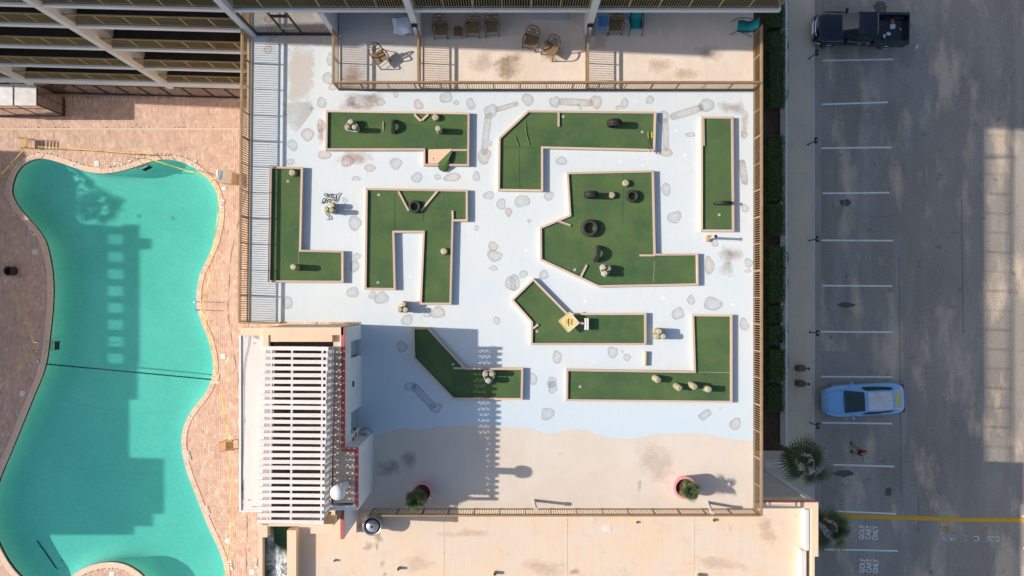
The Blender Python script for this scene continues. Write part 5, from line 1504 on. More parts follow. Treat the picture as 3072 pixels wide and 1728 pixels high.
def pot_palm(px, py, label, ro, hp, leaves, seed, lift=.0, dry=.3, off=(0, 0)):
    rnd = random.Random(seed)
    X, Y = D(px, py, hp)
    t = thing('potted_palm', label, 'potted palm', (X, Y, DZ), 0, 'pink pots with young palms')
    b = MB(); b.lathe([(ro * .62, 0), (ro * .78, hp * .3), (ro * .93, hp * .75), (ro, hp - .05), (ro, hp), (ro * .80, hp), (ro * .78, hp - .14)], 40, capt=False); b.build('pot', 'pink', t, smooth=False)
    b = MB(); b.lathe([(ro * .79, hp - .14), (ro * .4, hp - .12), (.02, hp - .11)], 24); b.build('soil', 'soil', t)
    b = MB(); b.tube([(off[0] * .3, off[1] * .3, hp - .15), (off[0] * .7, off[1] * .7, hp + .1), (off[0], off[1], hp + .28)], [.07, .06, .05], 8); b.build('stem', 'trunk', t)
    for k in range(leaves):
        a = 2.399 * k + rnd.uniform(-.3, .3); el = R(rnd.uniform(8, 65)); L = rnd.uniform(.12, .34)
        is_dry = rnd.random() < dry and el < R(40)
        me = small_fans[3] if is_dry else small_fans[k % 3]
        z0 = hp + .26 - (.2 if is_dry else 0)
        d = Vector((math.cos(a) * math.cos(el), math.sin(a) * math.cos(el), math.sin(el)))
        p = Vector((off[0], off[1], z0)) + d * L
        o = link('leaf', me, t, p, (0, -el * .6, a)); s = rnd.uniform(.8, 1.15); o.scale = (s, s, s)
        b = None
    return t
pot_palm(2055, 1464, 'pink pot with a small yellowing palm in the sun near the right railing', .53, .78, 26, 4, dry=.55, off=(.16, -.02))
pot_palm(1266, 1478, 'pink pot hidden under a bushy palm in the shade beside the lower railing', .47, .66, 46, 9, dry=.15, off=(-.22, -.25))
# two leaning pipes by the lower railing
for (bx, by, tx, ty, lab) in ((1602, 1501, 1608, 1527, 'grey vent pipe leaning over the lower railing near its middle'), (2124, 1507, 2137, 1538, 'grey vent pipe leaning over the lower railing at its right end')):
    X, Y = D(bx, by); X1, Y1 = D(tx, ty, 1.0)
    t = thing('vent_pipe', lab, 'pipe', (X, Y, DZ), 0, 'grey vent pipes by the lower railing')
    b = MB(); b.tube([(0, 0, 0), (X1 - X, Y1 - Y, .92)], .068, 14); b.build('pipe', 'hotel_side', t)
    b = MB(); b.tube([((X1 - X) * .97, (Y1 - Y) * .97, .88), ((X1 - X) * 1.02, (Y1 - Y) * 1.02, 1.02)], .088, 14); b.build('cap', 'hotel_side', t)

# ---------------------------------------------------------------- patio furniture
def wicker_chair(label, loc, rz, group, first=[None]):
    if first[0] is not None:
        return copy_thing(first[0], loc, rz, label, group)
    t = thing('wicker_chair', label, 'chair', loc, rz, group); first[0] = t
    # faces -Y; back at +Y
    b = MB(); b.prism([(-.27, -.29), (.27, -.29), (.29, .0), (.24, .24), (-.24, .24), (-.29, .0)], .38, .44); b.build('seat', 'wicker_seat', t)
    fr_ = MB()
    back = catmull([(-.27, .10, .44), (-.31, .20, .66), (-.27, .34, .90), (-.12, .42, 1.03), (.12, .42, 1.03), (.27, .34, .90), (.31, .20, .66), (.27, .10, .44)], 4, closed=False)
    fr_.tube(back, .03, 6)
    fr_.tube([(-.26, .26, .60), (.26, .26, .60)], .018, 5); fr_.tube([(-.26, .33, .82), (.26, .33, .82)], .018, 5)
    fr_.tube([(-.2, .24, .50), (.16, .41, .98)], .015, 5); fr_.tube([(.2, .24, .50), (-.16, .41, .98)], .015, 5)
    ring = [(.10 * math.cos(a), .31 + .05 * math.sin(a), .74 + .09 * math.sin(a)) for a in [k * math.pi / 6 for k in range(12)]]
    fr_.tube(ring, .015, 5, closed=True)
    fr_.build('backrest', 'wicker', t, smooth=True)
    for s in (-1, 1):
        a = MB(); a.tube(catmull([(s * .30, .16, .64), (s * .345, -.02, .66), (s * .34, -.24, .63), (s * .31, -.33, .40), (s * .31, -.36, .02)], 4, closed=False), .030, 6); a.build('arm', 'wicker', t, smooth=True)
        a = MB(); a.tube([(s * .28, .22, .42), (s * .31, .34, .02)], .02, 6); a.build('leg', 'wicker', t)
    a = MB(); a.tube([(-.31, -.34, .16), (.31, -.34, .16)], .013, 5); a.tube([(-.30, .3, .16), (.30, .3, .16)], .013, 5); a.build('stretcher', 'wicker', t)
    return t
WG = 'brown wicker chairs on the patios'
def C(x, y, s=1.1925, h=.4): return (*D(x * s, y * s, h), DZ)
wicker_chair('wicker chair alone in the sun on the first patio', C(955, 142), R(38), WG)
wicker_chair('shaded wicker chair at the left end of the row on the second patio', C(1108, 72), R(2), WG)
wicker_chair('shaded wicker chair between the low stool and its twin', C(1190, 68), R(-3), WG)
wicker_chair('shaded wicker chair at the right end of the row on the second patio', C(1237, 66), R(3), WG)
wicker_chair('left sunlit wicker chair of the pair on the second patio', C(1336, 100), R(-18), WG)
wicker_chair('right sunlit wicker chair of the pair, overlapping the other', C(1386, 122), R(-32), WG)
wicker_chair('dark wicker chair beside the stacked blue chairs', C(1549, 62), R(0), WG)
t = thing('low_stool', 'small dark stool between two shaded wicker chairs', 'stool', C(1152, 78), 0)
b = MB(); b.prism([(-.2, -.22), (.2, -.22), (.2, .16), (.12, .24), (-.12, .24), (-.2, .16)], .32, .38); b.build('seat', 'wicker', t)
b = MB(); b.box(-.2, .2, -.24, -.222, .26, .38); b.build('front_board', 'cushion', t)
for sx in (-1, 1):
    for sy in (-1, 1):
        b = MB(); b.tube([(sx * .17, sy * .17, .32), (sx * .19, sy * .2, 0)], .018, 6); b.build('leg', 'wicker', t)
t = thing('covered_table', 'low table draped with a pale blue cloth on the first patio', 'table', C(1013, 62), R(4))
cl = MB(); N = 9
for i in range(N):
    for k in range(N):
        x = -.48 + .96 * i / (N - 1); y = -.42 + .84 * k / (N - 1); e = max(abs(x) / .48, abs(y) / .42)
        z = .66 - (.34 * max(0, e - .72) / .28 + random.uniform(0, .03)) * (1 + .4 * math.sin(9 * (x + y)))
        cl.v.append((x, y, z))
for i in range(N - 1):
    for k in range(N - 1): cl.f.append((i * N + k, (i + 1) * N + k, (i + 1) * N + k + 1, i * N + k + 1)); cl.mi.append(0)
o = cl.build('cloth', 'cloth', t, smooth=True); md = o.modifiers.new('s', 'SUBSURF'); md.levels = 1; md.render_levels = 2
b = MB(); b.box(-.33, .33, -.29, .29, .55, .58); b.build('top', 'fresh_wood', t)
for sx in (-1, 1):
    for sy in (-1, 1):
        b = MB(); b.tube([(sx * .28, sy * .25, .56), (sx * .36, sy * .36, 0)], .014, 5); b.build('leg', 'wicker', t)
def sling_chair(label, loc, rz, group, lounge=False):
    t = thing('sling_chair', label, 'chair', loc, rz, group)
    prof = [(-.30, .36), (-.05, .34), (.22, .36), (.30, .46), (.42, .72), (.50, .98)] if not lounge else [(-.75, .34), (-.3, .30), (.10, .30), (.30, .36), (.6, .62), (.82, .86)]
    prof = catmull(prof, 3, closed=False)
    b = MB()
    for (y, z) in prof: b.v += [(-.25, y, z), (.25, y, z)]
    for i in range(len(prof) - 1): b.f.append((2 * i, 2 * i + 1, 2 * i + 3, 2 * i + 2)); b.mi.append(0)
    o = b.build('sling', 'teal', t, smooth=True); md = o.modifiers.new('s', 'SOLIDIFY'); md.thickness = .008
    for s in (-1, 1):
        b = MB(); b.tube([(s * .26, y, z) for y, z in prof], .016, 6)
        b.tube(catmull([(s * .28, .40, .62), (s * .31, .05, .60), (s * .31, -.30, .56), (s * .31, -.44, .25), (s * .30, -.52, .02)], 3, closed=False), .018, 6)
        b.tube([(s * .29, -.2, .45), (s * .30, .52, .02)], .016, 6); b.build('side_frame', 'black', t)
    return t
sling_chair('teal sling chair facing out in the third patio near the stacked chairs', C(1601, 56), R(0), 'teal sling chairs')
sling_chair('teal lounge chair turned sideways at the far right end of the patios', C(1872, 66), R(-96), 'teal sling chairs')
t = thing('stacked_beach_chairs', 'stack of folded blue and white beach chairs by the third patio fin', 'chair stack', C(1515, 60), R(-4))
for k in range(4):
    s = 1 - .05 * k; z = .25 + .10 * k
    b = MB(); b.tube([(-.30 * s, -.30 + .03 * k, z), (.30 * s, -.30 + .03 * k, z), (.31 * s, .30, z + .18), (-.31 * s, .30, z + .18)], .016, 6, closed=True); b.build('frame', 'tile_white', t)
    b = MB()
    for q in range(5):
        x = -.22 * s + .11 * s * q; b.add([(x - .035, -.28 + .03 * k, z), (x + .035, -.28 + .03 * k, z), (x + .035, .29, z + .17), (x - .035, .29, z + .17)], [(0, 1, 2, 3)])
    o = b.build('webbing', 'blue_web', t); md = o.modifiers.new('s', 'SOLIDIFY'); md.thickness = .006
for sx in (-1, 1):
    b = MB(); b.tube([(sx * .30, -.30, .3), (sx * .32, -.42, 0)], .014, 5); b.tube([(sx * .30, .28, .4), (sx * .32, .34, 0)], .014, 5); b.build('leg', 'wicker', t)
# ================================================================ pool side
def strap_chair(label, loc, rz):
    t = thing('strap_chair', label, 'chair', loc, rz, 'tan strap chairs by the pool')
    b = MB(); b.obox((0, 0, .40), .52, .50, .03); b.build('seat', 'tan_web', t)
    b = MB()
    for k in range(5): b.bar((-.25, .26 + .045 * k, .46 + .11 * k), (.25, .26 + .045 * k, .46 + .11 * k), .09, .02)
    b.build('backrest', 'tan_web', t)
    for s in (-1, 1):
        b = MB(); b.tube([(s * .29, -.28, 0), (s * .29, -.27, .62), (s * .30, .26, .62), (s * .28, .46, .92)], .018, 6); b.tube([(s * .29, .22, .5), (s * .29, .40, 0)], .018, 6); b.tube([(s * .29, -.27, .4), (s * .29, .3, .4)], .016, 6); b.build('side_frame', 'wicker', t)
    b = MB(); b.bar((-.31, -.25, .635), (-.31, .22, .635), .05, .02); b.bar((.31, -.25, .635), (.31, .22, .635), .05, .02); b.build('arm', 'tan_web', t)
    return t
strap_chair('tan strap chair with yellow tape tied to it at the shallow end corner', (*P(71, 428, .45), 0), R(-92))
strap_chair('tan strap chair beside the white plant room roof on the right deck', (*P(688, 1336, .45), 0), R(92))
# ladders
def ladder(label, px, py, rz, steps=True):
    X, Y = P(px, py, 0)
    t = thing('pool_ladder', label, 'pool ladder', (X, Y, 0), rz, 'stainless pool ladders')
    for s in (-1, 1):
        pts = catmull([(s * .27, .62, .02), (s * .27, .60, .55), (s * .27, .48, .74), (s * .27, .2, .80), (s * .27, -.02, .72), (s * .27, -.12, .45), (s * .27, -.13, -.9)], 4, closed=False)
        b = MB(); b.tube(pts, .022, 8); b.build('handrail', 'chrome', t, smooth=True)
    for k in range(3):
        b = MB(); b.box(-.26, .26, -.20, -.07, -.22 - .26 * k, -.18 - .26 * k); b.build('step', 'navy' if k else 'tile_white', t)
    return t
ladder('stainless ladder tangled in yellow tape on the upper edge of the pool', 424, 494, R(27))
ladder('stainless ladder in the sun on the right edge of the pool', 593, 917, R(-92))
ladder('stainless ladder in the shade on the left edge of the pool', 147, 1038, R(88))
# tan towel bin
t = thing('towel_bin', 'tan towel bin with white draped sheet at the top right corner of the pool', 'bin', (*P(682, 533, .6), 0), R(-5))
b = MB(); b.box(-.42, .42, -.36, .36, 0, 1.0); b.build('body', 'bin', t)
b = MB(); b.box(-.46, .46, -.42, .42, 1.0, 1.06); b.build('lid', 'bin', t)
b = MB(); b.box(-.28, -.16, -.22, .32, 1.061, 1.075); b.build('label_print', 'blue_web', t)
b = MB(); b.add([(-.52, .46, .96), (-.44, .44, 1.07), (-.34, -.1, 1.075), (-.28, -.44, 1.07), (-.32, -.52, .7), (-.50, -.3, .80), (-.62, .1, .86)], [(0, 1, 2, 6), (6, 2, 5), (5, 2, 3, 4)]); o = b.build('sheet', 'tile_white', t); md = o.modifiers.new('s', 'SOLIDIFY'); md.thickness = .01
b = MB(); b.obox((-.42, -.62, .012), .30, .24, .012, .4); b.build('fallen_sheet', 'tile_white', t)
# caution tape
tg = MATS['yellow']
def tape(label, pts, hs, twist=.5):
    p3 = [(*P(x, y, h), h) for (x, y), h in zip(pts, hs)]
    c = p3[0]
    t = thing('caution_tape', label, 'tape', (0, 0, 0), 0, 'yellow caution tape round the pool')
    b = MB(); N = 26
    for i in range(len(p3) - 1):
        p, q = Vector(p3[i]), Vector(p3[i + 1]); d = (q - p); L = d.length; d.normalize(); sd_ = Vector((-d.y, d.x, 0))
        o = len(b.v); n_ = max(4, int(L * 3))
        for k in range(n_ + 1):
            f = k / n_; m = p.lerp(q, f); m.z -= .05 * L * .3 * 4 * f * (1 - f) * .3
            a = twist * math.sin(k * 1.1 + i); w_ = .026
            off = sd_ * (w_ * math.cos(a)) + Vector((0, 0, 1)) * (w_ * math.sin(a))
            b.v += [tuple(m + off), tuple(m - off)]
        for k in range(n_): b.f.append((o + 2 * k, o + 2 * k + 1, o + 2 * k + 3, o + 2 * k + 2)); b.mi.append(0)
    b.build('strip', tg, t)
tape('yellow tape running down left from the strap chair', [(0, 527), (75, 444)], [.75, .65])
tape('yellow tape strung from the strap chair to the upper ladder', [(112, 440), (250, 448), (395, 460), (440, 456)], [.6, .45, .6, .8])
tape('yellow tape strung from the upper ladder to the towel bin', [(438, 460), (456, 479), (560, 512), (650, 537)], [.8, .8, .7, .9])
tape('yellow tape hanging between the towel bin and the right hand ladder', [(656, 560), (654, 640), (636, 760), (619, 875), (607, 905)], [.9, .7, .6, .7, .8])
tape('yellow tape from the right hand ladder down to the strap chair', [(607, 905), (612, 940), (626, 1000), (646, 1095), (656, 1152), (688, 1320)], [.8, .75, .7, .65, .65, .62])
tape('yellow tape from the strap chair down to the bottom edge', [(690, 1350), (691, 1480), (690, 1610), (682, 1740)], [.62, .55, .55, .6])
tape('yellow tape in the shade above the left hand ladder', [(-5, 795), (20, 840), (83, 977), (101, 1030)], [.8, .75, .7, .75])
tape('yellow tape in the shade below the left hand ladder', [(100, 1040), (50, 1115), (-5, 1165)], [.75, .65, .7])
b = MB(); b.lathe([(.28, 0), (.30, .5), (.30, .52), (.22, .52), (.2, .3)], 20, capt=True)
t = thing('black_tub', 'round black tub on the shaded deck left of the pool', 'tub', (*P(28, 813, .4), 0)); b.build('tub', 'black', t)

# ================================================================ white fence, hedges, street things on the right
fn = thing('picket_fence', 'white picket fence between the hedge and the pavement', 'fence', (XF - .05, 0, 0))
y0f, y1f = -9.6, 20.0
b = MB(); b.box(-.05, .05, y0f, y1f, 1.02, 1.07); b.build('top_rail', 'white', fn)
b = MB(); b.box(-.03, .03, y0f, y1f, .14, .20); b.build('bottom_rail', 'white', fn)
k = 0; y = y0f
j = MB(); pk = MB(); pk.box(-.014, .014, -.035, .035, .2, 1.02, bottom=False); pkm = pk.mesh('picket', 'white')
while y < y1f:
    link('picket', pkm, fn, (0, y, 0)); y += .15
for k in range(13):
    b = MB(); b.box(-.05, .05, -.05, .05, 0, 1.018); b.build('post', 'white', fn, (0, y0f + .06 + k * 2.45, 0))
gt = thing('white_gate', 'small white gate frame at the end of the picket fence', 'gate', (*P(2306, 1384, .5), 0))
b = MB(); b.box(-.45, .85, -.03, .03, .85, .93); b.box(-.45, .85, -.03, .03, .1, .17); b.box(-.45, -.38, -.031, .031, 0, .95); b.box(.78, .85, -.031, .031, 0, .95); b.box(-.3, -.05, -.20, .0, .93, .96); b.box(-.45, .85, -.30, -.24, .70, .76); b.build('frame', 'white', gt)
hed = [(-40, 88), (100, 328), (408, 606), (610, 708), (738, 908), (916, 968), (976, 1034), (1046, 1146), (1154, 1236)]
hl = ['tall', 'shaggy', 'broad', 'short', 'long', 'thin sparse', 'small square', 'low', 'rounded']
where = ['at the top end of the bed', 'below the first fence gap', 'beside the strip hole end of the terrace', 'beside the middle of the narrow strip hole', 'beside the largest golf hole', 'between two narrow fence gaps', 'above the blue car', 'just above the two brown bins', 'nearest the palm tree']
for k, (a, c) in enumerate(hed):
    ya, yc = P(0, c, .6)[1], P(0, a, .6)[1]
    hh = 1.02 + .2 * math.sin(k * 2.1) ; x0, x1 = 16.15, 17.46 if k not in (5,) else 17.3
    t = thing('hedge', '%s dark green hedge %s' % (hl[k], where[k]), 'hedge', ((x0 + x1) / 2, (ya + yc) / 2, 0), 0, 'hedges along the white fence')
    hx, hy = (x1 - x0) / 2, (yc - ya) / 2
    b = MB(); b.at['tint'] = []
    b.box(-hx * .75, hx * .55, -hy + .1, hy - .1, .0, hh * .72); b.at['tint'] += [0] * 8
    b.build('branches', 'hedge', t)
    lf = MB(); lf.at['tint'] = []
    nl = int(1400 * hy)
    for q in range(nl):
        x = random.uniform(-1, 1); y = random.uniform(-1, 1)
        top = hh * (1 - .35 * abs(x) ** 2.5) * (1 + .10 * math.sin(y * hy * 3 + k) * math.cos(x * 5 + y * 2 * hy))
        z = top * (1 - .55 * random.random() ** 2) + random.uniform(-.03, .06)
        wx = x * hx * (1 + .12 * math.sin(y * hy * 4.1 + k))
        c = Vector((wx, y * hy * 1.01, max(.08, z)))
        d = Vector((random.gauss(0, 1), random.gauss(0, 1), random.gauss(.4, .7))).normalized(); u = d.orthogonal().normalized(); v = d.cross(u); s = random.uniform(.035, .065)
        lf.add([c - u * s, c + v * s * .55, c + u * s, c - v * s * .55], [(0, 1, 2, 3)])
        tt = min(1, max(0, random.gauss(.48, .24) + .25 * (z / hh - .8))); lf.at['tint'] += [tt] * 4
    lf.build('foliage', 'hedge', t)
# palms
fans = [fan_mesh(.80, 15, R(205), .042, .35, 'frond_fan', 'leaf', -.05) for _ in range(4)] + [fan_mesh(.74, 13, R(190), .042, .6, 'frond_fan', 'dry_leaf', .0)]
heart = fan_mesh(.62, 13, R(190), .045, .2, 'frond_fan', 'leaf', -.5)
pet = MB(); pet.tube([(0, 0, 0), (.35, 0, .05), (.85, 0, .0)], [.022, .016, .012], 5); petm = pet.mesh('petiole', 'trunk')
def palm(label, X, Y, h, seed, nf=15, sc=1.0, dry=.28, lean=(0, 0)):
    rnd = random.Random(seed)
    t = thing('palm_tree', label, 'palm tree', (X, Y, 0), 0, 'fan palms along the pavement')
    pts = [(lean[0] * f ** 1.5, lean[1] * f ** 1.5, h * f) for f in [k / 14 for k in range(15)]]
    b = MB(); b.tube(pts, [.17 - .05 * k / 14 + (.018 if k % 2 else 0) for k in range(14)] + [.20], 12); b.build('trunk', 'trunk', t)
    top = Vector(pts[-1])
    b = MB(); b.lathe([(.10, -.5), (.20, -.25), (.19, .05), (.08, .25)], 10, c=tuple(top), jit=.15); b.build('crown_shaft', 'trunk', t)
    clus = [0.1, .85, 1.75, 2.5, 3.45, 4.2, 5.0, 5.65]
    for k in range(nf):
        a = clus[(k * 3) % 8] + rnd.uniform(-.22, .22) + seed
        f = k / (nf - 1)
        el = R(78 - 20 * f * 4 + rnd.uniform(-8, 8)) if f < .25 else R(38 - 62 * (f - .25) / .75 + rnd.uniform(-8, 8))
        isd = f > .6 and rnd.random() < dry * 2
        s = sc * rnd.uniform(.85, 1.12) * (.72 + .28 * min(1, f * 2))
        o = link('frond', petm, t, top + Vector((0, 0, .12 - .25 * f)), (0, -el, a)); o.scale = (s, s, s)
        link('leaf_fan', heart if f < .3 else (fans[4] if isd else fans[k % 4]), o, ((.80, .42, .62)[k % 3], 0, .0), (rnd.uniform(-.4, .4), R(rnd.uniform(0, 25)), rnd.uniform(-.2, .2)))
    return t
pc = P(2419, 1384, 5.6)
palm('fan palm with a ragged crown rising beside the pavement by the white gate', pc[0], pc[1], 5.4, 3, 17, 1.24, .3)
pc = P(2498, 1585, 4.9)
palm('fan palm partly hidden behind the corner of the peach roof', pc[0], pc[1], 4.8, 8, 16, 1.10, .2)
# an unseen palm whose crown shades the pool near the shallow end
pp = P(262, 610, -1.2); hpz = 6.5
palm('fan palm beyond the left edge that shades the pool', pp[0] - (hpz + 1.2) * 1.63, pp[1] + (hpz + 1.2) * 1.63 * math.tan(SUN_DRIFT), hpz, 21, 24, 1.15, .2)
palm('taller fan palm beyond the left edge', P(215, 520, -1.2)[0] - 5.8 * 1.63, P(215, 520, -1.2)[1] + .4, 4.4, 22, 20, .9, .2)
# parking meters
def meter(px, py, label, two=True):
    X, Y = P(px, py, 1.25)
    t = thing('parking_meter', label, 'parking meter', (X, Y, .135), 0, 'twin parking meters along the kerb')
    b = MB(); b.lathe([(.055, 0), (.05, .03), (.032, .05), (.03, 1.0)], 10); b.build('pole', 'black', t)
    b = MB(); b.bar((0, -.16, 1.0), (0, .16, 1.0), .05, .05); b.build('bracket', 'black', t)
    for s in (-1, 1):
        b = MB(); b.loft([[(-.065 * f, s * .12 - .065 * g, z), (.065 * f, s * .12 - .065 * g, z), (.065 * f, s * .12 + .065 * g, z), (-.065 * f, s * .12 + .065 * g, z)] for (f, g, z) in ((.7, .7, 1.02), (1, 1, 1.1), (1, 1, 1.22), (.75, .8, 1.31))], closed_sec=True); o = b.build('meter_head', 'black', t)
        b = MB(); b.box(-.03, .03, -.012, .012, 0, .003); b.build('window', 'steel', o, (0, s * .12, 1.312))
for (x, y, lab) in ((2450, 158, 'twin parking meter by the front wheel of the pickup'), (2447, 422, 'twin parking meter two bays below the pickup'), (2451, 717, 'twin parking meter level with the slim grey post'), (2452, 999, 'twin parking meter above the brown bins'), (2453, 1277, 'twin parking meter below the blue car')):
    meter(x, y, lab)
for (x, y, lab, m) in ((2403, 1105, 'upper brown rounded bin with a knob on the pavement', 'wicker'), (2403, 1151, 'lower brown rounded bin with a knob on the pavement', 'trunk')):
    X, Y = P(x, y, .5)
    t = thing('brown_bin', lab, 'bin', (X, Y, .13), 0, 'brown bins on the pavement')
    out = [(.26 * (abs(math.cos(a)) ** .45) * math.copysign(1, math.cos(a)), .20 * (abs(math.sin(a)) ** .45) * math.copysign(1, math.sin(a))) for a in [k * math.pi / 14 for k in range(28)]]
    b = MB(); b.loft([[(x_ * s, y_ * s, z) for x_, y_ in out] for s, z in ((.9, 0), (1, .05), (1, .48), (.9, .55))], closed_sec=True); b.build('body', m, t)
    b = MB(); b.bar((.2, 0, .52), (.36, 0, .60), .06, .05); b.build('bracket', m, t)
    b = MB(); b.lathe([(.06, .5), (.085, .56), (.085, .66), (.05, .70)], 14, c=(.38, 0, 0)); b.build('knob', m, t)
# litter on the car park
t = thing('paper_litter', 'small crumpled white paper on the asphalt behind the pickup', 'litter', (*P(2748, 141), .006), .4)
b = MB(); b.add([(-.14, -.1, 0), (.16, -.06, .01), (.10, .16, .03), (-.02, .05, .12)], [(0, 1, 3), (1, 2, 3), (2, 0, 3)]); b.build('paper', 'tile_white', t)

# ================================================================ blue car
MATS['car_blue'] = pm('car_blue', (.22, .50, .90), (.215, .49, .88), 2, .28, .0, fvar=.02, spec=.5, coat=.6)
MATS['car_roof'] = pm('car_white_roof', (.72, .72, .78), None, 2, .3, fvar=.02, coat=.4)
MATS['car_glass'] = pm('car_glass', (.012, .03, .035), (.02, .05, .055), 3, .06, spec=.6)
MATS['sunshade'] = pm('khaki_sunshade_glass', (.42, .36, .14), (.38, .34, .15), 3, .12, spec=.5)
MATS['truck_paint'] = pm('truck_paint', (.004, .009, .024), (.004, .008, .020), 2, .25, .1, fvar=.02, spec=.5, coat=.6)
MATS['lamp'] = pm('lamp_lens', (.62, .63, .62), (.5, .5, .5), 6, .1, spec=.6)
MATS['red_lamp'] = pm('red_lens', (.35, .03, .01), None, 5, .2)
cxp, cyp = P(2588.5, 1199, .6)
car = thing('parked_car', 'light blue hatchback with a white roof parked nose to the kerb', 'car', (cxp, cyp, 0), R(183))
car.scale = (1, 1.05, 1)
CL, CWd = 5.15, .965
def car_w(x):      # half width in plan
    f = x / (CL / 2)
    return CWd * (1 - .36 * max(0, (f - .55) / .45) ** 2.2 - .30 * max(0, (-f - .62) / .38) ** 2.2)
def car_top(x):
    f = x / (CL / 2)
    if f > .30: return .98 - .20 * ((f - .30) / .7) ** 2
    if f < -.72: return 1.02 - .12 * ((-f - .72) / .28) ** 2
    return .99 + .03 * max(0, (-f + .3))
secs = []
NX = 26
for i in range(NX + 1):
    x = -CL / 2 + CL * i / NX
    x_ = max(-CL / 2 + .001, min(CL / 2 - .001, x)); w_ = car_w(x_); zt = car_top(x_)
    end = min(1, (CL / 2 - abs(x_)) / .18); zl = .22 + (1 - end) * .15; zt2 = zt - (1 - end) * .22
    sec = [(x_, -w_ * .90, zl), (x_, -w_, .45), (x_, -w_, .68), (x_, -w_ * .95, min(.86, zt2 - .05)), (x_, -w_ * .84, zt2 - .015), (x_, -w_ * .4, zt2 + .02), (x_, 0, zt2 + .03),
           (x_, w_ * .4, zt2 + .02), (x_, w_ * .84, zt2 - .015), (x_, w_ * .95, min(.86, zt2 - .05)), (x_, w_, .68), (x_, w_, .45), (x_, w_ * .90, zl)]
    secs.append(sec)
b = MB(); b.loft(secs); b.build('body', 'car_blue', car, smooth=True)
# greenhouse: belt line and roof line
def gh(x):    # (half width, z) at that station: roof surface
    return None
xs = [1.32, .28, .10, -.6, -1.42, -1.58, -2.16]
belt_w = [.74, .84, .86, .86, .80, .78, .62]
roof_w = [.73, .61, .595, .60, .575, .56, .58]
roof_z = [1.00, 1.38, 1.43, 1.465, 1.42, 1.38, 1.06]
belt_z = [.985, .99, .99, 1.0, 1.01, 1.015, 1.03]
def strip_part(name, m, i0, i1, lo, hi, off=.0):
    b = MB()
    for i in range(i0, i1):
        q = []
        for (i_, t_) in ((i, lo), (i + 1, lo), (i + 1, hi), (i, hi)):
            q.append((xs[i_], belt_w[i_] * (1 - t_) + roof_w[i_] * t_, belt_z[i_] * (1 - t_) + roof_z[i_] * t_))
        b.add(q, [(0, 1, 2, 3)]); b.add([(x, -y, z) for x, y, z in q], [(3, 2, 1, 0)])
    return b.build(name, m, car)
def top_part(name, m, i0, i1, f, dz=0.0, n=7, inset_x=.0):
    b = MB()
    for i in range(i0, i1 + 1):
        for k in range(n):
            s = -1 + 2 * k / (n - 1)
            b.v.append((xs[i], roof_w[i] * f * s, roof_z[i] + .03 * (1 - s * s) + dz))
    for i in range(i1 - i0):
        for k in range(n - 1): b.f.append((i * n + k, i * n + k + 1, (i + 1) * n + k + 1, (i + 1) * n + k)); b.mi.append(0)
    return b.build(name, m, car, smooth=True)
strip_part('cabin_side', 'car_blue', 0, 6, 0, 1)
top_part('cabin_top', 'car_blue', 0, 6, 1.0)
top_part('roof', 'car_roof', 2, 4, .90, .012)
b = top_part('windscreen', 'car_glass', 0, 1, .93, .012)
b.scale = (1, 1, 1)
top_part('rear_window', 'sunshade', 5, 6, .90, .012)
sw = MB()
for s in (-1, 1):
    q = []
    for i, lo, hi in ((1, .15, .55), (2, .15, .86), (3, .15, .86), (4, .2, .84), (5, .32, .72)):
        for t_ in (lo, hi):
            q.append((xs[i], s * (belt_w[i] * (1 - t_) + roof_w[i] * t_ + .012), belt_z[i] * (1 - t_) + roof_z[i] * t_ + .006))
    sw.add(q, [(2 * i, 2 * i + 2, 2 * i + 3, 2 * i + 1) if s > 0 else (2 * i + 1, 2 * i + 3, 2 * i + 2, 2 * i) for i in range(4)])
sw.build('side_window', 'car_glass', car)
for s in (-1, 1):
    b = MB(); b.loft([[(x_, s * y_, z_) for y_ in (.93, 1.14)] + [(x_, s * y_, z_ + .13) for y_ in (1.12, .95)] for x_, z_ in ((.92, .93), (.80, .92))], closed_sec=True); b.build('mirror', 'car_blue', car)
    b = MB(); pts = [(2.40, s * .50, .70), (2.28, s * .66, .745), (2.05, s * .82, .80), (1.86, s * .86, .83), (2.0, s * .74, .86), (2.25, s * .52, .80)]
    b.add(pts, [tuple(range(6)) if s > 0 else tuple(range(5, -1, -1))]); o = b.build('headlight', 'lamp', car); md = o.modifiers.new('s', 'SOLIDIFY'); md.thickness = -.03
    b = MB(); b.box(-2.50, -2.36, s * .70 - .14, s * .70 + .14, .74, .86); b.build('tail_light', 'red_lamp', car)
    b = MB(); b.box(-.08, .08, s * .955 - .012, s * .955 + .022, .79, .81); b.build('handle', 'car_blue', car, (.25, 0, .0)); b.build('handle', 'car_blue', car, (-.65, 0, .01))
def wheel(parent, x, y, r, wdt):
    b = MB(); b.tube([(0, -wdt / 2, 0), (0, -wdt / 2 + .03, 0), (0, wdt / 2 - .03, 0), (0, wdt / 2, 0)], [r - .03, r, r, r - .03], 22); o = b.build('wheel', 'tyre', parent, (x, y, r))
    s = 1 if y > 0 else -1
    b = MB()
    for k in range(5):
        a = 2 * math.pi * k / 5; b.bar((0, s * (wdt / 2 + .005), 0), (r * .62 * math.cos(a), s * (wdt / 2 + .005), r * .62 * math.sin(a)), .07, .02)
    b.tube([(r * .64 * math.cos(a), s * (wdt / 2 + .004), r * .64 * math.sin(a)) for a in [k * math.pi / 10 for k in range(20)]], .022, 5, closed=True); b.build('rim', 'chrome', o)
gp = MB()
for s in (-1, 1):
    for x in (.62, -.48, -1.38):
        gp.bar((x, s * (car_w(x) + .001), .36), (x + .03, s * (car_w(x) * .975 + .001), .78), .012, .006)
    gp.bar((1.40, s * .70, car_top(1.4) + .012), (2.30, s * .58, car_top(2.3) + .006), .012, .008)
gp.build('panel_gap', 'black', car)
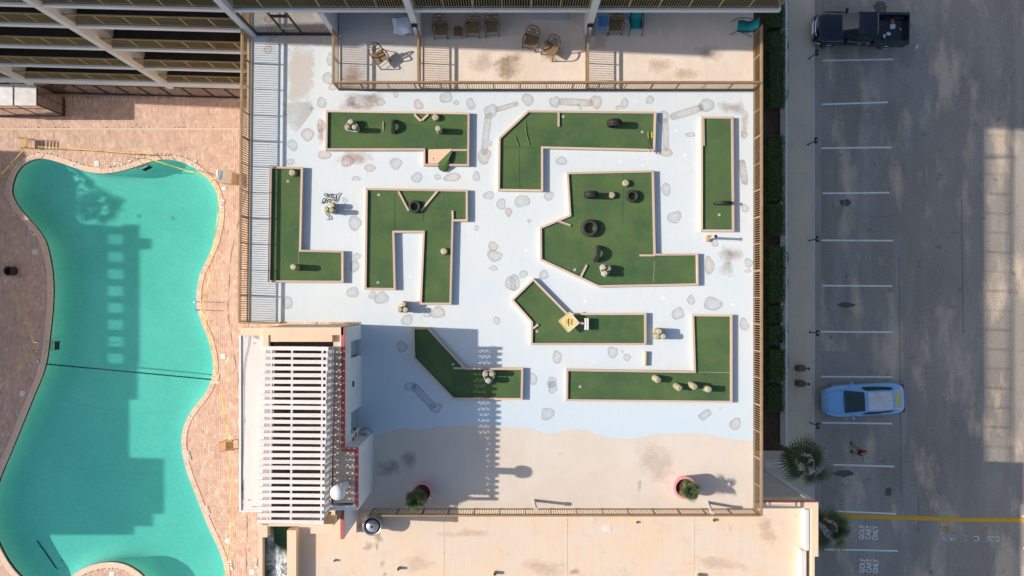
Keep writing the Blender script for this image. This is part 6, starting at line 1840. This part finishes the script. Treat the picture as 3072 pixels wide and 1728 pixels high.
b = MB(); b.tube([(2.31, -.58, car_top(2.31) + .004), (2.36, 0, car_top(2.36) + .03), (2.31, .58, car_top(2.31) + .004)], .007, 5); b.build('panel_gap', 'black', car)
b = MB(); b.tube([(1.34, -.66, 1.02), (1.40, 0, 1.035), (1.34, .66, 1.02)], .02, 5); b.build('wiper_cowl', 'black', car)
for (x, y) in ((1.62, .80), (1.62, -.80), (-1.52, .80), (-1.52, -.80)): wheel(car, x, y, .33, .22)
b = MB(); b.loft([[(-1.15, -.012, 1.44), (-1.15, .012, 1.44), (-1.15, 0, 1.45)], [(-1.30, -.006, 1.50), (-1.30, .006, 1.50), (-1.30, 0, 1.51)]], closed_sec=True); b.build('antenna', 'black', car)
b = MB(); b.add([(2.50, -.42, .52), (2.52, 0, .52), (2.50, .42, .52), (2.47, .42, .64), (2.50, 0, .66), (2.47, -.42, .64)], [(0, 1, 4, 5), (1, 2, 3, 4)]); b.build('grille', 'black', car)

# ================================================================ pickup
tx_, ty_ = P(2589, 82, 1.1)
tk = thing('pickup_truck', 'dark navy crew cab pickup with litter in its open bed', 'pickup', (tx_, ty_, 0), R(179))
TL, TW = 5.85, .98
def tw(x):
    f = x / (TL / 2)
    return TW * (1 - .22 * max(0, (f - .72) / .28) ** 2)
secs = []
for i in range(20):
    x = -.62 + (TL / 2 + .62) * i / 19
    w_ = tw(x); zt = 1.12 - .10 * max(0, (x - 1.2) / 1.7) ** 2
    e = min(1, (TL / 2 - x) / .12); zt -= (1 - e) * .12
    secs.append([(x, -w_ * .92, .42), (x, -w_, .6), (x, -w_, .88), (x, -w_ * .95, 1.02 if x < 1 else min(1.02, zt - .05)), (x, -w_ * .82, zt), (x, -w_ * .76, zt + .03), (x, 0, zt + .035), (x, w_ * .76, zt + .03), (x, w_ * .82, zt), (x, w_ * .95, 1.02 if x < 1 else min(1.02, zt - .05)), (x, w_, .88), (x, w_, .6), (x, w_ * .92, .42)])
b = MB(); b.loft(secs); b.build('body', 'truck_paint', tk, smooth=True)
# bed: floor, sides, tailgate
bd = MB()
x0, x1 = -TL / 2, -.66
bd.box(x0 + .06, x1, -.74, .74, .62, .70)
for s in (-1, 1):
    yo = s * TW; yi = s * .80
    bd.box(x0 + .02, x1, min(yo, yi), max(yo, yi), .45, 1.14)
bd.box(x0, x0 + .07, -.95, .95, .48, 1.12); bd.box(x1 - .06, x1 + .05, -.9, .9, .5, 1.2)
bd.build('bed', 'truck_paint', tk)
for s in (-1, 1):
    b = MB(); b.box(x0 + .03, x1 - .02, s * .89 - .08, s * .89 + .08, 1.141, 1.165); b.build('bed_rail_cap', 'car_glass', tk)
# cab
cxs = [1.32, .55, .25, -.55, -.66]; cb_w = [.80, .88, .90, .90, .88]; cr_w = [.78, .70, .68, .68, .66]; cr_z = [1.13, 1.72, 1.80, 1.80, 1.72]
b = MB()
for i in range(4):
    q = [(cxs[i], cb_w[i], 1.05), (cxs[i + 1], cb_w[i + 1], 1.05), (cxs[i + 1], cr_w[i + 1], cr_z[i + 1]), (cxs[i], cr_w[i], cr_z[i])]
    b.add(q, [(0, 1, 2, 3)]); b.add([(x, -y, z) for x, y, z in q], [(3, 2, 1, 0)])
b.add([(cxs[4], -cb_w[4], 1.05), (cxs[4], cb_w[4], 1.05), (cxs[4], cr_w[4], cr_z[4]), (cxs[4], -cr_w[4], cr_z[4])], [(0, 1, 2, 3)])
n_ = 7; o_ = len(b.v)
for i in range(5):
    for k in range(n_):
        s = -1 + 2 * k / (n_ - 1); b.v.append((cxs[i], cr_w[i] * s, cr_z[i] + .03 * (1 - s * s)))
for i in range(4):
    for k in range(n_ - 1): b.f.append((o_ + i * n_ + k, o_ + i * n_ + k + 1, o_ + (i + 1) * n_ + k + 1, o_ + (i + 1) * n_ + k)); b.mi.append(0)
b.build('cab', 'truck_paint', tk, smooth=False)
b = MB()
for i in (0, 1):
    for k in range(n_):
        s = (-1 + 2 * k / (n_ - 1)) * .93; f = .06 if i == 0 else .94
        xx = cxs[0] * (1 - f) + cxs[1] * f; zz = cr_z[0] * (1 - f) + cr_z[1] * f; ww = cr_w[0] * (1 - f) + cr_w[1] * f
        b.v.append((xx, ww * s, zz + .03 * (1 - s * s) + .012))
for k in range(n_ - 1): b.f.append((k, k + 1, n_ + k + 1, n_ + k)); b.mi.append(0)
b.build('windscreen', 'car_glass', tk, smooth=True)
b = MB()
for s in (-1, 1):
    for (i, f0, f1) in ((1, .08, .95), (2, .02, .46), (2, .54, .96)):
        xa, xb2 = cxs[i] * (1 - f0) + cxs[i + 1] * f0, cxs[i] * (1 - f1) + cxs[i + 1] * f1
        q = [(xa, s * .885, 1.12), (xb2, s * .892, 1.12), (xb2, s * .735, 1.70), (xa, s * .735, 1.68)]
        b.add(q, [(0, 1, 2, 3) if s > 0 else (3, 2, 1, 0)])
b.build('side_window', 'car_glass', tk)
b = MB(); b.tube([(TL / 2 - .42, -.92, .62), (TL / 2 - .12, -.72, .62), (TL / 2 + .02, -.3, .62), (TL / 2 + .03, .3, .62), (TL / 2 - .12, .72, .62), (TL / 2 - .42, .92, .62)], .10, 8); b.build('front_bumper', 'chrome', tk)
b = MB(); b.tube([(TL / 2 - .12, -.60, .93), (TL / 2 + .0, -.3, .95), (TL / 2 + .01, .3, .95), (TL / 2 - .12, .60, .93)], .055, 8); b.build('grille', 'chrome', tk)
for s in (-1, 1):
    b = MB(); b.loft([[(TL / 2 - .36, s * .83, .86), (TL / 2 - .30, s * .84, 1.0)], [(TL / 2 - .10, s * .66, .86), (TL / 2 - .10, s * .64, .99)]], cap=False); o = b.build('headlight', 'lamp', tk); md = o.modifiers.new('s', 'SOLIDIFY'); md.thickness = .05
    b = MB(); b.box(-TL / 2 - .02, -TL / 2 + .14, s * .93 - .05, s * .93 + .055, .80, 1.08); b.build('tail_light', 'red_lamp', tk)
    b = MB(); b.box(.98, 1.10, s * 1.02 - .14, s * 1.02 + .12, 1.04, 1.22); b.build('mirror', 'truck_paint', tk)
    b = MB(); b.box(TL / 2 - 1.75, TL / 2 - .55, s * .985 - .02, s * .985 + .012, .94, 1.0); b.build('side_trim', 'truck_paint', tk)
    b = MB(); b.box(0, .22, s * .985 - .012, s * .985 + .025, .95, .975); b.build('handle', 'chrome', tk, (.05, 0, 0)); b.build('handle', 'chrome', tk, (-.5, 0, 0))
b = MB(); b.box(-TL / 2 - .14, -TL / 2 - .002, -.80, .80, .48, .62); b.build('rear_bumper', 'chrome', tk)
for (x, y) in ((1.9, .86), (1.9, -.86), (-1.75, .86), (-1.75, -.86)): wheel(tk, x, y, .40, .26)
b = MB(); b.box(.98, 1.12, .06, .28, 1.155, 1.168); b.build('paper_permit', 'tile_white', tk)
for (lx, ly, w_, h_, z, m, lab, nm) in ((-2.05, -.22, .32, .30, .72, 'cloth', 'pale square box lid in the pickup bed', 'box_lid'), (-2.02, -.52, .20, .34, .74, 'red_trim', 'red and white wrapper in the pickup bed', 'wrapper'), (-1.78, .26, .26, .20, .75, 'tile_white', 'white crumpled bag in the pickup bed', 'crumpled_bag'), (-1.5, .42, .16, .24, .78, 'cloth', 'pale bottle beside the crumpled bag in the pickup bed', 'bottle'), (-2.55, -.05, .06, .14, .72, 'yellow', 'small yellow scrap at the tail of the pickup bed', 'scrap')):
    ca_, sa_ = math.cos(R(179)), math.sin(R(179))
    t = thing(nm, lab, 'litter', (tx_ + lx * ca_ - ly * sa_, ty_ + lx * sa_ + ly * ca_, z - .015), random.uniform(-.5, .5), 'litter in the pickup bed')
    b = MB(); b.loft([[(-w_ / 2 * f, -h_ / 2, zz), (w_ / 2 * f, -h_ / 2 * f, zz), (w_ / 2, h_ / 2 * f, zz), (-w_ / 2 * f, h_ / 2 * .9, zz)] for f, zz in ((.9, 0), (1, .04), (.8, .08))], closed_sec=True); b.build('piece', m, t)

# ================================================================ person crossing the car park
def skin_obj(name, verts, edges, radii, m, parent, root=0, lev=2):
    me = bpy.data.meshes.new(name); bm_ = bmesh.new(); ly = bm_.verts.layers.skin.verify()
    vs_ = [bm_.verts.new(v) for v in verts]
    for a_, b_ in edges: bm_.edges.new((vs_[a_], vs_[b_]))
    for v, r in zip(vs_, radii):
        v[ly].radius = (r, r) if not isinstance(r, tuple) else r
    vs_[root][ly].use_root = True
    bm_.to_mesh(me); bm_.free(); me.materials.append(MATS[m])
    o = link(name, me, parent)
    md = o.modifiers.new('skin', 'SKIN'); md.use_smooth_shade = True
    md = o.modifiers.new('sub', 'SUBSURF'); md.levels = lev; md.render_levels = lev
    return o
pxp, pyp = P(2556, 1346, 0)
pe = thing('person', 'person in a maroon shirt and khaki shorts walking across the car park', 'person', (pxp, pyp, .0), R(115))
# faces +X, stride: right leg forward
V = [(0, 0, .98), (0, 0, 1.12), (0.01, 0, 1.28), (.02, 0, 1.42), (.03, 0, 1.52), (.05, 0, 1.60), (.06, 0, 1.70),
     (0, .10, .92), (-.12, .11, .50), (-.30, .11, .10), (-.20, .11, .05),
     (0, -.10, .92), (.18, -.11, .52), (.20, -.11, .09), (.33, -.11, .05),
     (.02, .19, 1.42), (.10, .25, 1.16), (.28, .24, .98), (.36, .23, .95),
     (.02, -.19, 1.42), (-.10, -.26, 1.16), (-.05, -.28, .92), (-.03, -.28, .84)]
E = [(0, 1), (1, 2), (2, 3), (3, 4), (4, 5), (5, 6), (0, 7), (7, 8), (8, 9), (9, 10), (0, 11), (11, 12), (12, 13), (13, 14), (3, 15), (15, 16), (16, 17), (17, 18), (3, 19), (19, 20), (20, 21), (21, 22)]
Rr = [.13, .14, .15, .14, .06, .085, .10, .09, .06, .045, .04, .09, .06, .045, .04, .065, .045, .036, .03, .065, .045, .036, .03]
skin_obj('body', V, E, Rr, 'skin', pe)
skin_obj('shirt', [(0, 0, 1.0), (0, 0, 1.14), (.01, 0, 1.30), (.02, 0, 1.43), (.03, 0, 1.48), (.02, .20, 1.42), (.08, .25, 1.22), (.02, -.20, 1.42), (-.07, -.26, 1.22)], [(0, 1), (1, 2), (2, 3), (3, 4), (3, 5), (5, 6), (3, 7), (7, 8)], [.16, .165, .17, .155, .09, .085, .07, .085, .07], 'shirt', pe)
skin_obj('shorts', [(0, 0, 1.0), (0, .10, .90), (-.11, .11, .56), (0, -.10, .90), (.16, -.11, .58)], [(0, 1), (1, 2), (0, 3), (3, 4)], [.16, .115, .09, .115, .09], 'shorts', pe)
skin_obj('hair', [(.04, 0, 1.70), (.03, 0, 1.76), (-.01, 0, 1.68)], [(0, 1), (1, 2)], [.105, .085, .095], 'hair', pe, 0)
for s, (hx, hy, hz) in ((1, (.36, .23, .95)), (-1, (-.03, -.28, .84))):
    b = MB(); b.obox((hx + .02, hy, hz - .05), .05, .03, .09)
    for k in range(4): b.tube([(hx + .0 + .016 * k, hy, hz - .04), (hx + .005 + .017 * k, hy - .008, hz - .10 + .008 * abs(k - 1)), (hx + .012 + .016 * k, hy - .02, hz - .125 + .01 * abs(k - 1))], .0085, 6)
    b.tube([(hx + .05, hy, hz), (hx + .075, hy - .02, hz - .04), (hx + .07, hy - .03, hz - .07)], .010, 6); b.build('hand', 'skin', pe)
b = MB()
b.obox((-.20, .11, .0), .27, .10, .07, 0); b.obox((.28, -.11, .0), .27, .10, .07, 0); b.build('shoes', 'black', pe)
b = MB(); b.tube([(.15, 0, 1.675), (.175, 0, 1.65), (.155, 0, 1.645)], .016, 6); b.box(.145, .152, -.03, .03, 1.60, 1.61); b.build('face', 'skin', pe)
for s in (-1, 1):
    b = MB(); b.lathe([(.002, -.01), (.012, 0), (.002, .01)], 8, c=(.148, s * .035, 1.695)); b.build('eye', 'print_black', pe)
    b = MB(); b.lathe([(.01, -.03), (.022, 0), (.01, .03)], 8, c=(.05, s * .10, 1.68)); b.build('ear', 'skin', pe)
